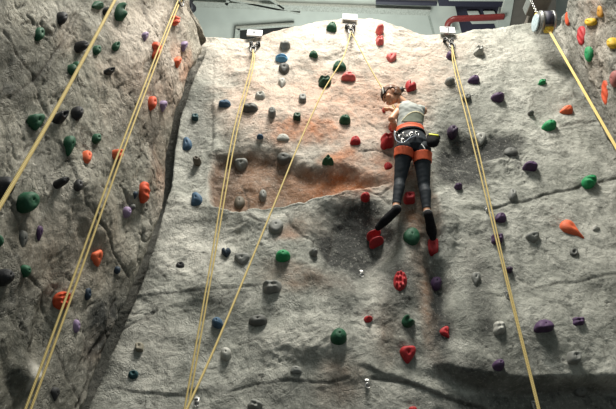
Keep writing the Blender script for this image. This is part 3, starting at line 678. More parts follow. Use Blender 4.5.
# ------------------------------------------------------------------ climbing holds
# (x, y, width, height, colour, shape, wall, label, options)
HOLDS = [
 # left wall
 (62, 18, 11, 15, 'black', 'egg', 'L', 'black egg-shaped hold high on the left wall near its upper left corner', {}),
 (39, 34, 11, 15, 'green', 'bean', 'L', 'green hold nearest the upper left corner of the photo', {}),
 (98, 5, 14, 9, 'green', 'tri', 'L', 'green hold left of the black one at the very top of the left wall', dict(rot=-10)),
 (107, 11, 8, 9, 'black', 'ball', 'L', 'small black ball hold between two green holds at the top of the left wall', {}),
 (122, 11, 11, 20, 'green', 'cshape', 'L', 'tall green two-lobed hold at the top of the left wall', {}),
 (146, 36, 7, 10, 'lilac', 'tear', 'L', 'small lilac hold between the two ropes of the left wall, upper part', {}),
 (82, 46, 12, 13, 'black', 'ball', 'L', 'round black hold just left of the single rope, upper left wall', {}),
 (97, 50, 9, 11, 'green', 'bean', 'L', 'green hold touching the right side of the single rope on the left wall', {}),
 (117, 46, 8, 10, 'green', 'jug', 'L', 'small green hold under the tall two-lobed green one', {}),
 (74, 69, 13, 18, 'green', 'heart', 'L', 'heart-shaped dark green hold with the single rope across its edge', dict(rot=20)),
 (110, 71, 12, 8, 'char', 'jug', 'L', 'charcoal jug with a long shadow in the upper middle of the left wall', dict(d=.9)),
 (37, 122, 17, 18, 'green', 'shield', 'L', 'broad dark green shield hold left of two black ones', {}),
 (62, 117, 15, 14, 'black', 'jug', 'L', 'black scooped hold next to the broad dark green shield hold', dict(d=.8)),
 (78, 113, 12, 16, 'black', 'egg', 'L', 'black egg-shaped hold right of the black scooped one', {}),
 (97, 138.5, 9, 11, 'green', 'bean', 'L', 'small green hold above the orange one in the middle of the left wall', {}),
 (71, 145, 12, 21, 'green', 'tear', 'L', 'long dark green teardrop hold pointing down on the left wall', {}),
 (87, 157, 10, 15, 'orange', 'bean', 'L', 'orange oval hold beside the long dark green teardrop', dict(rot=-15)),
 (118, 154, 10, 11, 'orange', 'block', 'L', 'orange blocky hold right behind the double rope', {}),
 (152.5, 103, 8, 15, 'ored', 'bean', 'L', 'red-orange hold under the double rope, left of a purple one', {}),
 (158, 50, 8, 18, 'ored', 'ear', 'L', 'narrow red-orange hold covered by the upper double rope', dict(rot=-10)),
 (176, 20, 9, 12, 'ored', 'lobes', 'L', 'lumpy red-orange hold nearest the top of the left wall', {}),
 (178.5, 62, 7, 12, 'orange', 'tear', 'L', 'small orange hold near the edge of the left wall', dict(rot=10)),
 (185, 46, 7, 11, 'lilac', 'tear', 'L', 'small lilac hold close to the right edge of the left wall top', {}),
 (164, 106, 8, 12, 'lilac', 'tear', 'L', 'purple-grey teardrop hold by the dark crack between the walls', {}),
 (4, 187, 22, 24, 'black', 'dome', 'L', 'large black dome hold cut by the left border of the photo', dict(d=.8)),
 (61, 183, 14, 11, 'black', 'peg', 'L', 'black peg hold sticking out with a long slanting shadow', dict(d=1.1)),
 (79, 185, 9, 13, 'char', 'bean', 'L', 'charcoal oval hold right of the black peg', dict(rot=-20)),
 (29, 202, 21, 22, 'green', 'disc', 'L', 'largest round green hold on the left wall', dict(d=.5)),
 (145.5, 192, 9, 22, 'ored', 'slots', 'L', 'tall red-orange hold near the dark crack, halfway up', dict(rot=12)),
 (136, 195, 5, 8, 'navy', 'tear', 'L', 'tiny navy hold just left of the tall red-orange hold', {}),
 (127.5, 212, 8, 12, 'lilac', 'egg', 'L', 'pale lilac hold beside a tiny grey one on the left wall', {}),
 (132.5, 207, 6, 7, 'dgrey', 'ball', 'L', 'tiny grey hold touching the pale lilac one', {}),
 (24, 240, 11, 21, 'dgrey', 'tear', 'L', 'tall grey teardrop hold below the largest round green hold', dict(rot=-12)),
 (40, 233, 8, 16, 'purple', 'tear', 'L', 'narrow purple hold right of the tall grey teardrop', {}),
 (97, 258, 12, 18, 'orange', 'shield', 'L', 'orange pointed hold right of the lower double rope', dict(rot=15)),
 (0, 241, 7, 13, 'green', 'ball', 'L', 'small green hold half outside the left border of the photo', {}),
 (26, 271, 11, 13, 'green', 'egg', 'L', 'small green hold beside the large dark hold, lower left', {}),
 (118, 270, 6, 8, 'navy', 'egg', 'L', 'tiny dark blue hold near the wall edge above the lower fold', {}),
 (5, 277, 20, 19, 'black', 'dome', 'L', 'large dark dome hold low at the left border', dict(d=.7)),
 (64, 300, 18, 19, 'ored', 'knobs', 'L', 'bumpy red-orange cluster hold behind the double rope', dict(nobolt=1)),
 (88, 294, 7, 13, 'navy', 'bean', 'L', 'small navy hold right of the bumpy red-orange cluster', {}),
 (77, 326, 7, 14, 'lilac', 'egg', 'L', 'lilac hold below the bumpy red-orange cluster', {}),
 (56, 394, 10, 15, 'char', 'tear', 'L', 'dark grey hold at the foot of the left wall near the double rope', {}),
 # main wall, left of the climber
 (139, 347, 9, 10, 'beige', 'block', 'M', 'small square beige hold low on the left, above the dark teal ring hold', {}),
 (133, 374.5, 11, 9, 'teal', 'jug', 'M', 'dark teal hooped hold at the lower left of the main wall', {}),
 (195, 117, 7, 7, 'teal', 'block', 'M', 'tiny dark teal hold near the crack at the upper left of the main wall', {}),
 (224.5, 103.5, 13, 8, 'blue', 'bean', 'M', 'flat blue hold left of the first rope pair, upper part', dict(rot=8)),
 (250, 108, 17, 10, 'dgrey', 'bean', 'M', 'wide dark grey oval hold touching the first rope pair', dict(rot=8)),
 (260, 95.5, 11, 9, 'lgrey', 'jug', 'M', 'pale grey hold just above the wide dark grey oval', {}),
 (272, 112.5, 8, 11, 'grey', 'peg', 'M', 'grey peg hold right of the wide dark grey oval', dict(d=.8)),
 (297, 116.5, 8, 8, 'dgreen', 'block', 'M', 'tiny dark green block hold left of the slanting rope', {}),
 (302.5, 98.5, 8, 10, 'grey', 'block', 'M', 'grey block hold above the tiny dark green one', {}),
 (282, 82.5, 8, 11, 'lgrey', 'tear', 'M', 'pale grey drop hold third below the textured blue one', {}),
 (284, 69, 11, 11, 'dgrey', 'shield', 'M', 'dark grey hold directly below the textured blue one', {}),
 (281.5, 58, 13, 9, 'lblue', 'slots', 'M', 'bright blue textured hold near the wall top', dict(rot=22, nobolt=1)),
 (285, 44.5, 11, 8, 'grey', 'bean', 'M', 'grey oval hold above the bright blue textured one', dict(rot=8)),
 (187, 143, 10, 15, 'blue', 'tear', 'M', 'slanting blue hold beside the dark crack at the left edge', dict(rot=-40)),
 (197, 161, 9, 9, 'brown', 'block', 'M', 'small brown peg hold between the two slanting blue holds', dict(d=.9, rot=-30)),
 (196.5, 198.5, 13, 16, 'blue', 'tear', 'M', 'larger slanting blue hold below the small brown peg', dict(rot=-40)),
 (241, 164.5, 14, 13, 'grey', 'shield', 'M', 'grey hold inside the brown recess beside the first rope pair', {}),
 (284, 158, 15, 12, 'dgrey', 'disc', 'M', 'dark grey round-cornered hold in the upper brown recess', {}),
 (283, 137, 13, 8, 'lgrey', 'tri', 'M', 'pale low grey hold on the lip above the recess', dict(d=.3)),
 (260, 136.5, 7, 5, 'blue', 'ball', 'M', 'tiny blue hold above the brown recess', {}),
 (263, 195, 8, 13, 'grey', 'egg', 'M', 'upright grey hold at the bottom of the brown recess', {}),
 (239.5, 202, 11, 14, 'brown', 'dome', 'M', 'brownish hold tucked into the lower left corner of the recess', dict(d=.35)),
 (276, 226.5, 15, 16, 'grey', 'disc', 'M', 'round grey disc hold just under the recess lip', dict(d=.35)),
 (283, 255, 15, 13, 'bgreen', 'dome', 'M', 'bright green dome hold below the round grey disc', {}),
 (226, 252, 10, 10, 'navy', 'heart', 'M', 'small navy hold left of the slanting rope near mid height', {}),
 (242, 259, 16, 13, 'grey', 'shield', 'M', 'broad grey hold touching the slanting rope near mid height', dict(d=.35)),
 (180, 265, 9, 7, 'char', 'jug', 'M', 'small dark grey hold alone on the left of the first rope pair', {}),
 (272, 286, 20, 17, 'grey', 'chunk', 'M', 'chunky grey hold with several lumps right of the slanting rope', {}),
 (258, 320, 19, 13, 'dgrey', 'bean', 'M', 'long dark grey oval hold below the chunky grey one', dict(rot=10)),
 (217, 322.5, 12, 13, 'blue', 'ball', 'M', 'round blue hold between the first rope pair and the slanting rope', {}),
 (226, 353.5, 11, 15, 'lgrey', 'egg', 'M', 'pale grey upright hold below the round blue one', dict(rot=-15, d=.7)),
 (296, 369.5, 12, 9, 'grey', 'tri', 'M', 'small grey wedge hold low on the wall, middle left', {}),
 (255, 404, 16, 14, 'grey', 'chunk', 'M', 'grey curved hold cut by the bottom border', dict(rot=-30)),
 (331.5, 26.5, 11, 10, 'green', 'tri', 'M', 'green hold just left of the middle number board', dict(rot=-15)),
 (380, 29.5, 9, 9, 'pink', 'ball', 'M', 'upper of two pinkish red holds right of the middle board', {}),
 (380, 40, 9, 11, 'pink', 'chunk', 'M', 'lower of two pinkish red holds right of the middle board', {}),
 (391.5, 57.5, 11, 10, 'pink', 'shield', 'M', 'flat pinkish red hold between the board and the climber', dict(d=.35)),
 (313.5, 53.5, 9, 7, 'green', 'tri', 'M', 'small green hold below and left of the green hold at the wall top', {}),
 (339.5, 65.5, 14, 11, 'green', 'tri', 'M', 'dark green peaked hold right of the slanting rope', {}),
 (325, 81, 14, 14, 'dgreen', 'chunk', 'M', 'dark green lumpy hold crossed by the slanting rope', {}),
 (348.5, 76, 15, 10, 'pink', 'heart', 'M', 'pinkish red winged hold left of the climber head', dict(rot=-65)),
 (345, 119.5, 12, 11, 'green', 'dome', 'M', 'green dome hold left of the climber back', {}),
 (411, 86, 12, 13, 'red', 'heart', 'M', 'red heart-shaped hold right of the climber head', dict(rot=-30)),
 (393, 126, 9, 13, 'red', 'egg', 'M', 'red hold gripped by the left hand of the climber', dict(d=.6)),
 (388, 139.5, 15, 18, 'red', 'chunk', 'M', 'big lumpy red hold just left of the climber hips', dict(d=.7)),
 (384, 110, 4, 6, 'red', 'egg', 'M', 'tiny dark red hold beside the elbow under the climber face', dict(nobolt=1)),
 (355.5, 140, 11, 10, 'red', 'tri', 'M', 'red hold level with the climber hips, to the far left of them', {}),
 (328, 159.5, 12, 11, 'green', 'balls', 'M', 'green hold made of three small balls beside the recess', dict(nobolt=1)),
 (388.5, 166, 9, 9, 'red', 'tri', 'M', 'dark red wedge hold half hidden behind the left thigh', dict(rot=30)),
 (365.5, 196.5, 10, 10, 'red', 'ball', 'M', 'small round red hold left of the climber shins', {}),
 (409.5, 197.5, 12, 12, 'red', 'block', 'M', 'square red hold between the climber shins', {}),
 (375, 237.5, 18, 21, 'red', 'pinch', 'M', 'red two-lobed hold under the toe of the left shoe', dict(nobolt=1, rot=20, d=.6)),
 (412, 235.5, 17, 19, 'green', 'egg', 'M', 'green tilted oval hold between the two climbing shoes', dict(rot=35, d=.3)),
 (433, 246.5, 12, 18, 'red', 'block', 'M', 'red hold under the toe of the right shoe', {}),
 (313.5, 252.5, 10, 10, 'grey', 'ball', 'M', 'small grey three-hole hold in the middle of the wall', {}),
 (400.5, 280.5, 14, 23, 'red', 'knobs', 'M', 'tall knobbly red hold below the climber', dict(nobolt=1, rot=-6)),
 (436.5, 283, 12, 15, 'purple', 'egg', 'M', 'purple hold below the right shoe', {}),
 (368.5, 318.5, 10, 9, 'red', 'cone', 'M', 'small red cone hold low in the middle', {}),
 (409, 320, 15, 15, 'green', 'cshape', 'M', 'green curled hold below the tall knobbly red one', dict(rot=35)),
 (339, 335.5, 17, 18, 'green', 'dome', 'M', 'large green dome hold low in the middle', dict(d=.5)),
 (446, 332.5, 13, 13, 'red', 'long', 'M', 'small bent red hold at the lower right of the green curled one', dict(rot=-50)),
 (408, 354.5, 17, 19, 'red', 'shield', 'M', 'large red pointed shield hold near the bottom', dict(d=.5)),
 (413, 409, 9, 6, 'red', 'dome', 'M', 'red hold barely visible at the bottom border', {}),
 # main wall, right part
 (451, 55.5, 10, 10, 'purple', 'bean', 'M', 'greyish purple hold behind the ropes below the board numbered 7', dict(rot=-40)),
 (450, 81.5, 11, 9, 'grey', 'dome', 'M', 'grey hold left of the right rope pair, upper part', {}),
 (453, 131, 12, 14, 'dpurple', 'bean', 'M', 'dark purple oval hold right of the climber hips', dict(rot=-40)),
 (458.5, 186.5, 9, 7, 'purple', 'ball', 'M', 'small purple hold alone between climber and right rope pair', {}),
 (479, 50, 12, 11, 'lgrey', 'chunk', 'M', 'pale grey lumpy hold near the top right of the main wall', {}),
 (474, 79, 13, 9, 'purple', 'tri', 'M', 'purple wedge hold right of the right rope pair, the higher one', dict(rot=-10)),
 (498, 97, 15, 10, 'purple', 'dome', 'M', 'purple dome hold at upper right below the purple wedge', {}),
 (542.5, 81.5, 9, 7, 'bgreen', 'lobes', 'M', 'small bright green hold left of the yellow strap', {}),
 (531, 113, 7, 5, 'dgrey', 'ball', 'M', 'tiny grey hold left of the orange wedge', {}),
 (567, 109.5, 14, 10, 'orange', 'tri', 'M', 'orange wedge hold beside the yellow strap', dict(rot=-15)),
 (549.5, 125.5, 16, 12, 'bgreen', 'dome', 'M', 'bright green dome hold below the orange wedge', {}),
 (467, 97.5, 9, 8, 'dgrey', 'disc', 'M', 'small grey hold behind the right rope pair', {}),
 (481, 138.5, 11, 13, 'lgrey', 'shield', 'M', 'pale grey flat hold on the upper rim of the dark hollow', dict(d=.3)),
 (511, 151.5, 15, 10, 'dgrey', 'dome', 'M', 'flat dark grey hold at the right end of the dark hollow', dict(d=.3)),
 (530.5, 165.5, 16, 12, 'purple', 'half', 'M', 'purple half-moon hold at the right of the main wall', dict(rot=-25)),
 (590, 181, 16, 14, 'bgreen', 'slots', 'M', 'bright green grooved hold on the seam at the far right', dict(nobolt=1)),
 (512.5, 194.5, 9, 14, 'grey', 'bean', 'M', 'grey ringed oval hold above the long seam', dict(rot=-20)),
 (501, 217, 13, 11, 'purple', 'tri', 'M', 'purple hold right of the rope pair just below the seam', {}),
 (498, 238, 14, 13, 'purple', 'chunk', 'M', 'purple lumpy hold covered by the right rope pair', {}),
 (532.5, 237, 15, 12, 'grey', 'shield', 'M', 'light grey hold left of the long orange teardrop', dict(rot=15)),
 (573.5, 229.5, 30, 14, 'orange', 'long', 'M', 'long orange teardrop hold pointing down to the right', dict(rot=-34, nobolt=1)),
 (596, 228, 9, 6, 'lgrey', 'tri', 'M', 'tiny pale hold right of the long orange teardrop', dict(rot=30, nobolt=1)),
 (574, 252, 9, 9, 'dgrey', 'ring', 'M', 'dark grey ring hold below the long orange teardrop', dict(nobolt=1)),
 (509.5, 269.5, 8, 7, 'dpurple', 'ball', 'M', 'tiny dark purple hold at the right side of the rope', {}),
 (476, 278.5, 10, 14, 'grey', 'shield', 'M', 'grey hold left of the right rope at mid height', {}),
 (500, 327, 13, 15, 'lgrey', 'chunk', 'M', 'pale grey lumpy hold just left of the rope above the round purple hold', {}),
 (544.5, 325, 21, 15, 'purple', 'half', 'M', 'largest purple hold, low at the right of the rope', dict(rot=-5, d=.55)),
 (579, 321, 15, 11, 'purple', 'chunk', 'M', 'purple faceted hold lowest at the far right', {}),
 (499, 364.5, 13, 13, 'purple', 'ball', 'M', 'round purple hold near the bottom left of the rope', {}),
 (574.5, 357, 14, 14, 'grey', 'block', 'M', 'grey knob hold below the two low purple holds', dict(d=.7)),
 (581, 391, 14, 12, 'dgrey', 'disc', 'M', 'dim grey disc hold in the dark band at the lower right', dict(d=.3)),
 # right wall
 (567, 18.5, 6, 15, 'ored', 'bean', 'R', 'narrow red hold highest on the right wall', {}),
 (580.5, 36, 10, 20, 'red', 'slots', 'R', 'red grooved hold beside the yellow one on the right wall', dict(rot=-12, nobolt=1)),
 (588.5, 22, 11, 8, 'yellow', 'bean', 'R', 'yellow hold right of the red grooved one', {}),
 (599, 11.5, 7, 12, 'amber', 'tri', 'R', 'amber pointed hold near the top of the right wall', {}),
 (611, 43, 12, 12, 'yellow', 'ball', 'R', 'yellow round hold at the right border of the photo', {}),
 (587.5, 54, 9, 16, 'bgreen', 'egg', 'R', 'bright green egg-shaped hold on the right wall', {}),
 (613, 79, 10, 17, 'rose', 'dome', 'R', 'dusty rose dome hold at the right border', {}),
 (604.5, 93, 9, 28, 'ored', 'slots', 'R', 'tall red ribbed hold beside the dusty rose dome', dict(nobolt=1)),
]
SH = {  # outline radius(angle) given as polygon, y up, about unit size
 'egg': [(0, 1), (.6, .85), (.95, .3), (.85, -.35), (.5, -.85), (0, -1), (-.5, -.85), (-.85, -.35), (-.95, .3), (-.6, .85)],
 'bean': [(0, .9), (.7, .85), (1, .2), (.8, -.6), (.2, -.95), (-.5, -.9), (-1, -.35), (-.9, .4), (-.5, .8)],
 'tri': [(-.1, .95), (.45, .8), (.85, .25), (1, -.5), (.6, -.95), (-.4, -.95), (-1, -.65), (-.9, .1), (-.6, .75)],
 'tear': [(0, 1), (.6, .9), (1, .4), (.85, -.1), (.45, -.6), (.05, -1), (-.25, -.95), (-.7, -.2), (-1, .35), (-.6, .9)],
 'shield': [(0, .95), (.7, .95), (1, .55), (.9, .0), (.5, -.6), (.1, -1), (-.2, -.95), (-.75, -.25), (-1, .35), (-.75, .85)],
 'heart': [(0, .45), (.45, .95), (.95, .75), (1, .1), (.55, -.55), (.1, -1), (-.3, -.8), (-.9, -.15), (-1, .5), (-.55, .95)],
 'block': [(.1, .9), (.8, .8), (.95, .1), (.85, -.75), (.2, -.95), (-.7, -.85), (-1, -.1), (-.85, .75)],
 'half': [(0, .95), (.6, .75), (.95, .2), (1, -.35), (.5, -.6), (0, -.7), (-.6, -.8), (-1, -.5), (-.95, .2), (-.6, .75)],
 'long': [(1, .05), (.98, -.2), (.6, -.35), (0, -.75), (-.5, -1), (-.9, -.7), (-1, 0), (-.85, .75), (-.4, 1), (.1, .6), (.6, .2)],
 'ear': [(0, 1), (.6, .8), (.9, .2), (.6, -.5), (0, -1), (-.6, -.6), (-.5, .1), (-.9, .5), (-.6, .95)],
 'cshape': [(-.1, 1), (.6, .95), (.7, .5), (.3, .1), (.75, -.3), (.9, -.8), (.2, -1), (-.6, -.8), (-1, -.1), (-.8, .6)],
 'lobes': [(0, 1), (.5, .6), (1, .5), (.8, -.1), (.9, -.7), (.2, -.9), (-.4, -.8), (-1, -.3), (-.6, .1), (-.7, .8)],
 'chunk': [(0, .88), (.5, .88), (.95, .55), (1, -.1), (.75, -.75), (.1, -.85), (-.45, -1), (-.95, -.6), (-.9, 0), (-1, .5), (-.55, .9)],
 'pinch': [(0, .95), (.8, .9), (1, .4), (.55, .0), (.95, -.4), (.8, -.9), (0, -.95), (-.8, -.9), (-1, -.45), (-.75, 0), (-1, .45), (-.8, .9)],
 'balls': [(0, 1), (.5, .85), (.65, .3), (1, -.05), (.95, -.75), (.4, -.95), (0, -.8), (-.4, -.95), (-1, -.65), (-.95, .1), (-.65, .35), (-.5, .85)],
}
SH['jug'] = SH['bean']; SH['slots'] = SH['egg']; SH['peg'] = SH['egg']
ROUND = ('ball', 'dome', 'disc', 'ring', 'cone', 'knobs')
def outline(kind, n, rnd):
    if kind in ROUND:
        ph = rnd.uniform(0, 6.28)
        return [1 + .05 * math.sin(2 * a + ph) + .03 * math.sin(3 * a + 2 * ph) for a in [2 * math.pi * k / n for k in range(n)]]
    pts = SH[kind]; pts = [tuple(p) for p in catmull(list(pts) + [pts[0]], 8)]
    out = []
    for k in range(n):
        a = 2 * math.pi * k / n; best = 0; d = (math.cos(a), math.sin(a))
        for (x0, y0), (x1, y1) in zip(pts[:-1], pts[1:]):
            ex, ey = x1 - x0, y1 - y0; den = d[0] * ey - d[1] * ex
            if abs(den) < 1e-9: continue
            t = (x0 * ey - y0 * ex) / den; s = (x0 * d[1] - y0 * d[0]) / den
            if t > 0 and -1e-6 <= s <= 1 + 1e-6: best = max(best, t)
        out.append(best or .8)
    return out
def hold_height(kind, t, X, Y, rnd):
    """relative height over the base at ring t (0 centre, 1 rim), X right, Y up"""
    g = lambda x, y, s: math.exp(-((X - x) ** 2 + (Y - y) ** 2) / (s * s))
    dome = math.sqrt(max(0, 1 - t ** 2.3)); flat = max(0, 1 - t ** 6) ** .5
    if kind in ('ball', 'egg', 'dome'): return dome
    if kind == 'disc': return flat * (.85 + .15 * dome) - .04 * g(0, 0, .45)
    if kind == 'cone': return (1 - t) ** .8 * .9 + .1 * dome
    if kind == 'jug': return dome * (.75 + .4 * Y) - .45 * g(0, .25, .38) * (1 if t < .9 else 0)
    if kind == 'peg': return flat * .8 + .15 * g(.1, .15, .4)
    if kind == 'tri': return dome * (.85 + .1 * Y) + (.35 * g(.1, .15, .35) if kind == 'peg' else .08 * g(0, .3, .4))
    if kind == 'tear': return dome * (.75 + .35 * Y)
    if kind == 'shield': return flat * (.6 + .3 * Y) + .25 * dome - .12 * g(0, .2, .25)
    if kind == 'heart': return dome * (.85 + .1 * Y) - .4 * math.exp(-(X / .16) ** 2) * max(0, Y + .25) * dome + .1
    if kind == 'block': return flat * .9 - .15 * g(.1, .1, .4)
    if kind == 'half': return flat * (.35 + .65 * max(0, (.75 - Y) / 1.5)) + .25 * dome
    if kind == 'long': return dome * (.8 - .35 * X) - .2 * g(-.2, .1, .25)
    if kind in ('bean', 'ear'): return dome * .85 + .15 * flat - .18 * g(-.1, .2, .3)
    if kind == 'cshape': return dome * .6 + .5 * g(-.1, .6, .35) + .55 * g(0, -.5, .4) - .2 * g(.5, .05, .25)
    if kind in ('lobes', 'chunk'): return dome * .6 + .3 * g(.45, .35, .36) * dome + .35 * g(-.5, .25, .36) * dome + .3 * g(-.2, -.5, .34) * dome + .25 * g(.45, -.4, .32) * dome - .12 * g(0, .0, .2)
    if kind == 'knobs':
        s = dome * .45
        for qx, qy in ((-.5, .6), (.0, .72), (.5, .55), (-.6, .1), (-.05, .15), (.6, .05), (-.5, -.45), (.05, -.4), (.5, -.5), (0, -.8)): s += .55 * g(qx, qy, .2) * min(1, dome * 2)
        return s
    if kind == 'pinch': return dome * .35 + .75 * math.exp(-((Y - .52) / .25) ** 2) * dome + .75 * math.exp(-((Y + .52) / .25) ** 2) * dome
    if kind == 'balls': return dome * .45 + .5 * (g(0, .45, .36) + g(.5, -.3, .36) + g(-.45, -.25, .36)) * min(1, dome * 1.6)
    if kind == 'ring': return flat * .8 - .75 * g(0, 0, .38)
    if kind == 'slots': return dome * .85 + .1 * flat + .13 * math.sin((X * .5 + Y) * 9) * dome
    return dome
KEY = {'L': 'left', 'M': 'main', 'R': 'right'}
DEF_D = dict(ball=.75, dome=.55, disc=.42, egg=.6, bean=.55, tri=.45, tear=.5, shield=.42, heart=.5, block=.6, half=.6, long=.38, ear=.5, cshape=.6, lobes=.6, chunk=.6,
             pinch=.7, balls=.6, jug=.55, slots=.45, peg=.8, cone=.8, ring=.4, knobs=.5)
def make_hold(i, spec):
    u, v, wp, hp, colr, kind, wk, label, op = spec
    rnd = random.Random(100 + i); key = KEY[wk]
    # local wall frame from a small patch of the surface
    C, _ = hit(u, v, key)
    a, b = wp * .45, hp * .45
    p1, _ = hit(u + a, v, key); p2, _ = hit(u - a, v, key); p3, _ = hit(u, v - b, key); p4, _ = hit(u, v + b, key)
    n = Vector(WF[key][2]); nn = (p1 - p2).cross(p3 - p4).normalized()
    if nn.dot(n) < 0: nn = -nn
    n = (n * 1.3 + nn).normalized()
    up = (Vector((0, 0, 1)) - n * n.z).normalized(); rt = up.cross(n).normalized()
    def pr(p): return np.array(proj_arr(np.array(p)))
    e = .02; c0 = pr(C)
    J = np.stack([(pr(C + rt * e) - c0) / e, (pr(C + up * e) - c0) / e], 1); sn = (pr(C + n * e) - c0) / e
    d = op.get('d', DEF_D.get(kind, .55))
    pxm = math.sqrt(abs(np.linalg.det(J)))
    if wk == 'R': d *= .5
    H = d * min(wp, hp * 1.1) / pxm
    wb = max(wp - (.75 if wk == 'R' else .45) * abs(sn[0]) * H, .5 * wp); hb = max(hp - .55 * abs(sn[1]) * H, .6 * hp)
    off = -sn * H * (.45 if wk == 'R' else .33)
    Ji = np.linalg.inv(J); rot = math.radians(op.get('rot', 0)); cr, sr = math.cos(rot), math.sin(rot)
    if rot and abs(wp - hp) > 4 and kind != 'long': pass
    n_seg, n_ring = 36, 12
    rad = outline(kind, n_seg, rnd); sx, sy = rnd.uniform(0, 50), rnd.uniform(0, 50)
    shear = Vector((0, 0, 0))
    if kind in ('peg', 'jug'): shear = up * H * .15
    # width and height as seen: fit the turned outline into the seen box
    xs = [rad[k] * math.cos(2 * math.pi * k / n_seg) * cr * (wb if kind == 'long' else 1) - rad[k] * math.sin(2 * math.pi * k / n_seg) * sr * (hb if kind == 'long' else 1) for k in range(n_seg)]
    ys = [rad[k] * math.cos(2 * math.pi * k / n_seg) * sr + rad[k] * math.sin(2 * math.pi * k / n_seg) * cr for k in range(n_seg)]
    if kind != 'long':
        x0, x1, y0, y1 = min(xs), max(xs), min(ys), max(ys)
        fx, fy = wb / (x1 - x0), hb / (y1 - y0); mx, my = (x0 + x1) / 2, (y0 + y1) / 2
    def place(X, Y, h):
        if kind == 'long': q = np.array([(X * cr * wb - Y * sr * hb) / 2, -(X * sr * wb + Y * cr * hb) / 2])
        else:
            xr, yr = X * cr - Y * sr, X * sr + Y * cr
            q = np.array([(xr - mx) * fx, -(yr - my) * fy])
        l = Ji @ (q + off)
        return C + rt * float(l[0]) + up * float(l[1]) + n * (h * H) + shear * max(h, 0)
    bx, by = (0.0, .12)
    vs, fs = [], []
    def hgt(t, X, Y):
        h = hold_height(kind, t, X, Y, rnd)
        if not op.get('nobolt') and wp >= 7: h -= .22 * math.exp(-((X - bx) ** 2 + (Y - by) ** 2) / (.014 * min(1.2, 10 / wp)))
        h += .05 * float(perlin(np.array([X * 2.2 + sx]), np.array([Y * 2.2 + sy]))[0]) * (1 - t ** 4)
        return max(h, 0.02 * (1 - t))
    vs.append(place(0, 0, hgt(0, 0, 0)))
    for r in range(1, n_ring + 1):
        t = (r / n_ring) ** .85
        for k in range(n_seg):
            a_ = 2 * math.pi * k / n_seg; X, Y = rad[k] * math.cos(a_) * t, rad[k] * math.sin(a_) * t
            vs.append(place(X, Y, hgt(t, X, Y) if r < n_ring else 0.0))
    for k in range(n_seg):
        a_ = 2 * math.pi * k / n_seg; vs.append(place(rad[k] * math.cos(a_), rad[k] * math.sin(a_), 0) - n * .035)
    fs += [(0, 1 + k, 1 + (k + 1) % n_seg) for k in range(n_seg)]
    for r in range(n_ring):
        A, B = 1 + r * n_seg, 1 + (r + 1) * n_seg
        fs += [(A + k, B + k, B + (k + 1) % n_seg, A + (k + 1) % n_seg) for k in range(n_seg)]
    fs.append(tuple(1 + n_ring * n_seg + k for k in range(n_seg))[::-1])
    vs = [v_ - C for v_ in vs]
    o = mesh_from('climbing_hold', vs, fs, HM[colr]); o.location = C
    bm = bmesh.new(); bm.from_mesh(o.data); bmesh.ops.recalc_face_normals(bm, faces=bm.faces); bm.to_mesh(o.data); bm.free()
    tag(o, label, 'climbing hold', {'L': 'climbing holds on the left wall', 'M': 'climbing holds on the main wall', 'R': 'climbing holds on the right wall'}[wk])
    if not op.get('nobolt') and wp >= 7:
        bp = place(bx, by, hgt(0.12, bx, by)) - C; r_ = min(.016, .095 * wp / pxm)
        bm = bmesh.new()
        tube_bm(bm, [bp - n * .01, bp + n * .003], [r_, r_], 12); tube_bm(bm, [bp + n * .001, bp + n * .0045], [r_ * .55, r_ * .5], 6)
        bm_obj('bolt', bm, M_bolt, o)
    return o
for i, sp_ in enumerate(HOLDS): make_hold(i, sp_)

# ------------------------------------------------------------------ ropes, anchors, number boards
def off(u, v, key, d):
    o, uu, n = WF[key]; return Vector(Pplane(u, v, o + n * d, n))
def surf(u, v, key, d):
    p, _ = hit(u, v, key); return p + Vector(WF[key][2]) * d
def rope_mesh(strands, rad):
    bm = bmesh.new()
    for st in strands: tube_bm(bm, catmull(st, 10), rad, 8)
    return bm
def plate_text(name, glyph, c, rt, up, n, h, mat, parent):
    """a digit from flat bars"""
    P7 = {'7': [[(-.45, .8), (.45, .8), (.0, -.9)]], '5': [[(.4, .85), (-.35, .85), (-.4, .1), (.1, .2), (.42, -.25), (.2, -.8), (-.4, -.8)]]}[glyph]
    bm = bmesh.new()
    for line in P7:
        for a, b in zip(line[:-1], line[1:]):
            A = c + rt * a[0] * h + up * a[1] * h; B = c + rt * b[0] * h + up * b[1] * h; d = (B - A)
            box_bm(bm, (A + B) / 2 + n * .002, (d.normalized(), n.cross(d.normalized()), n), (d.length / 2 + .008, h * .13, .0015))
    return local(bm_obj(name, bm, mat, None, smooth=False), parent)
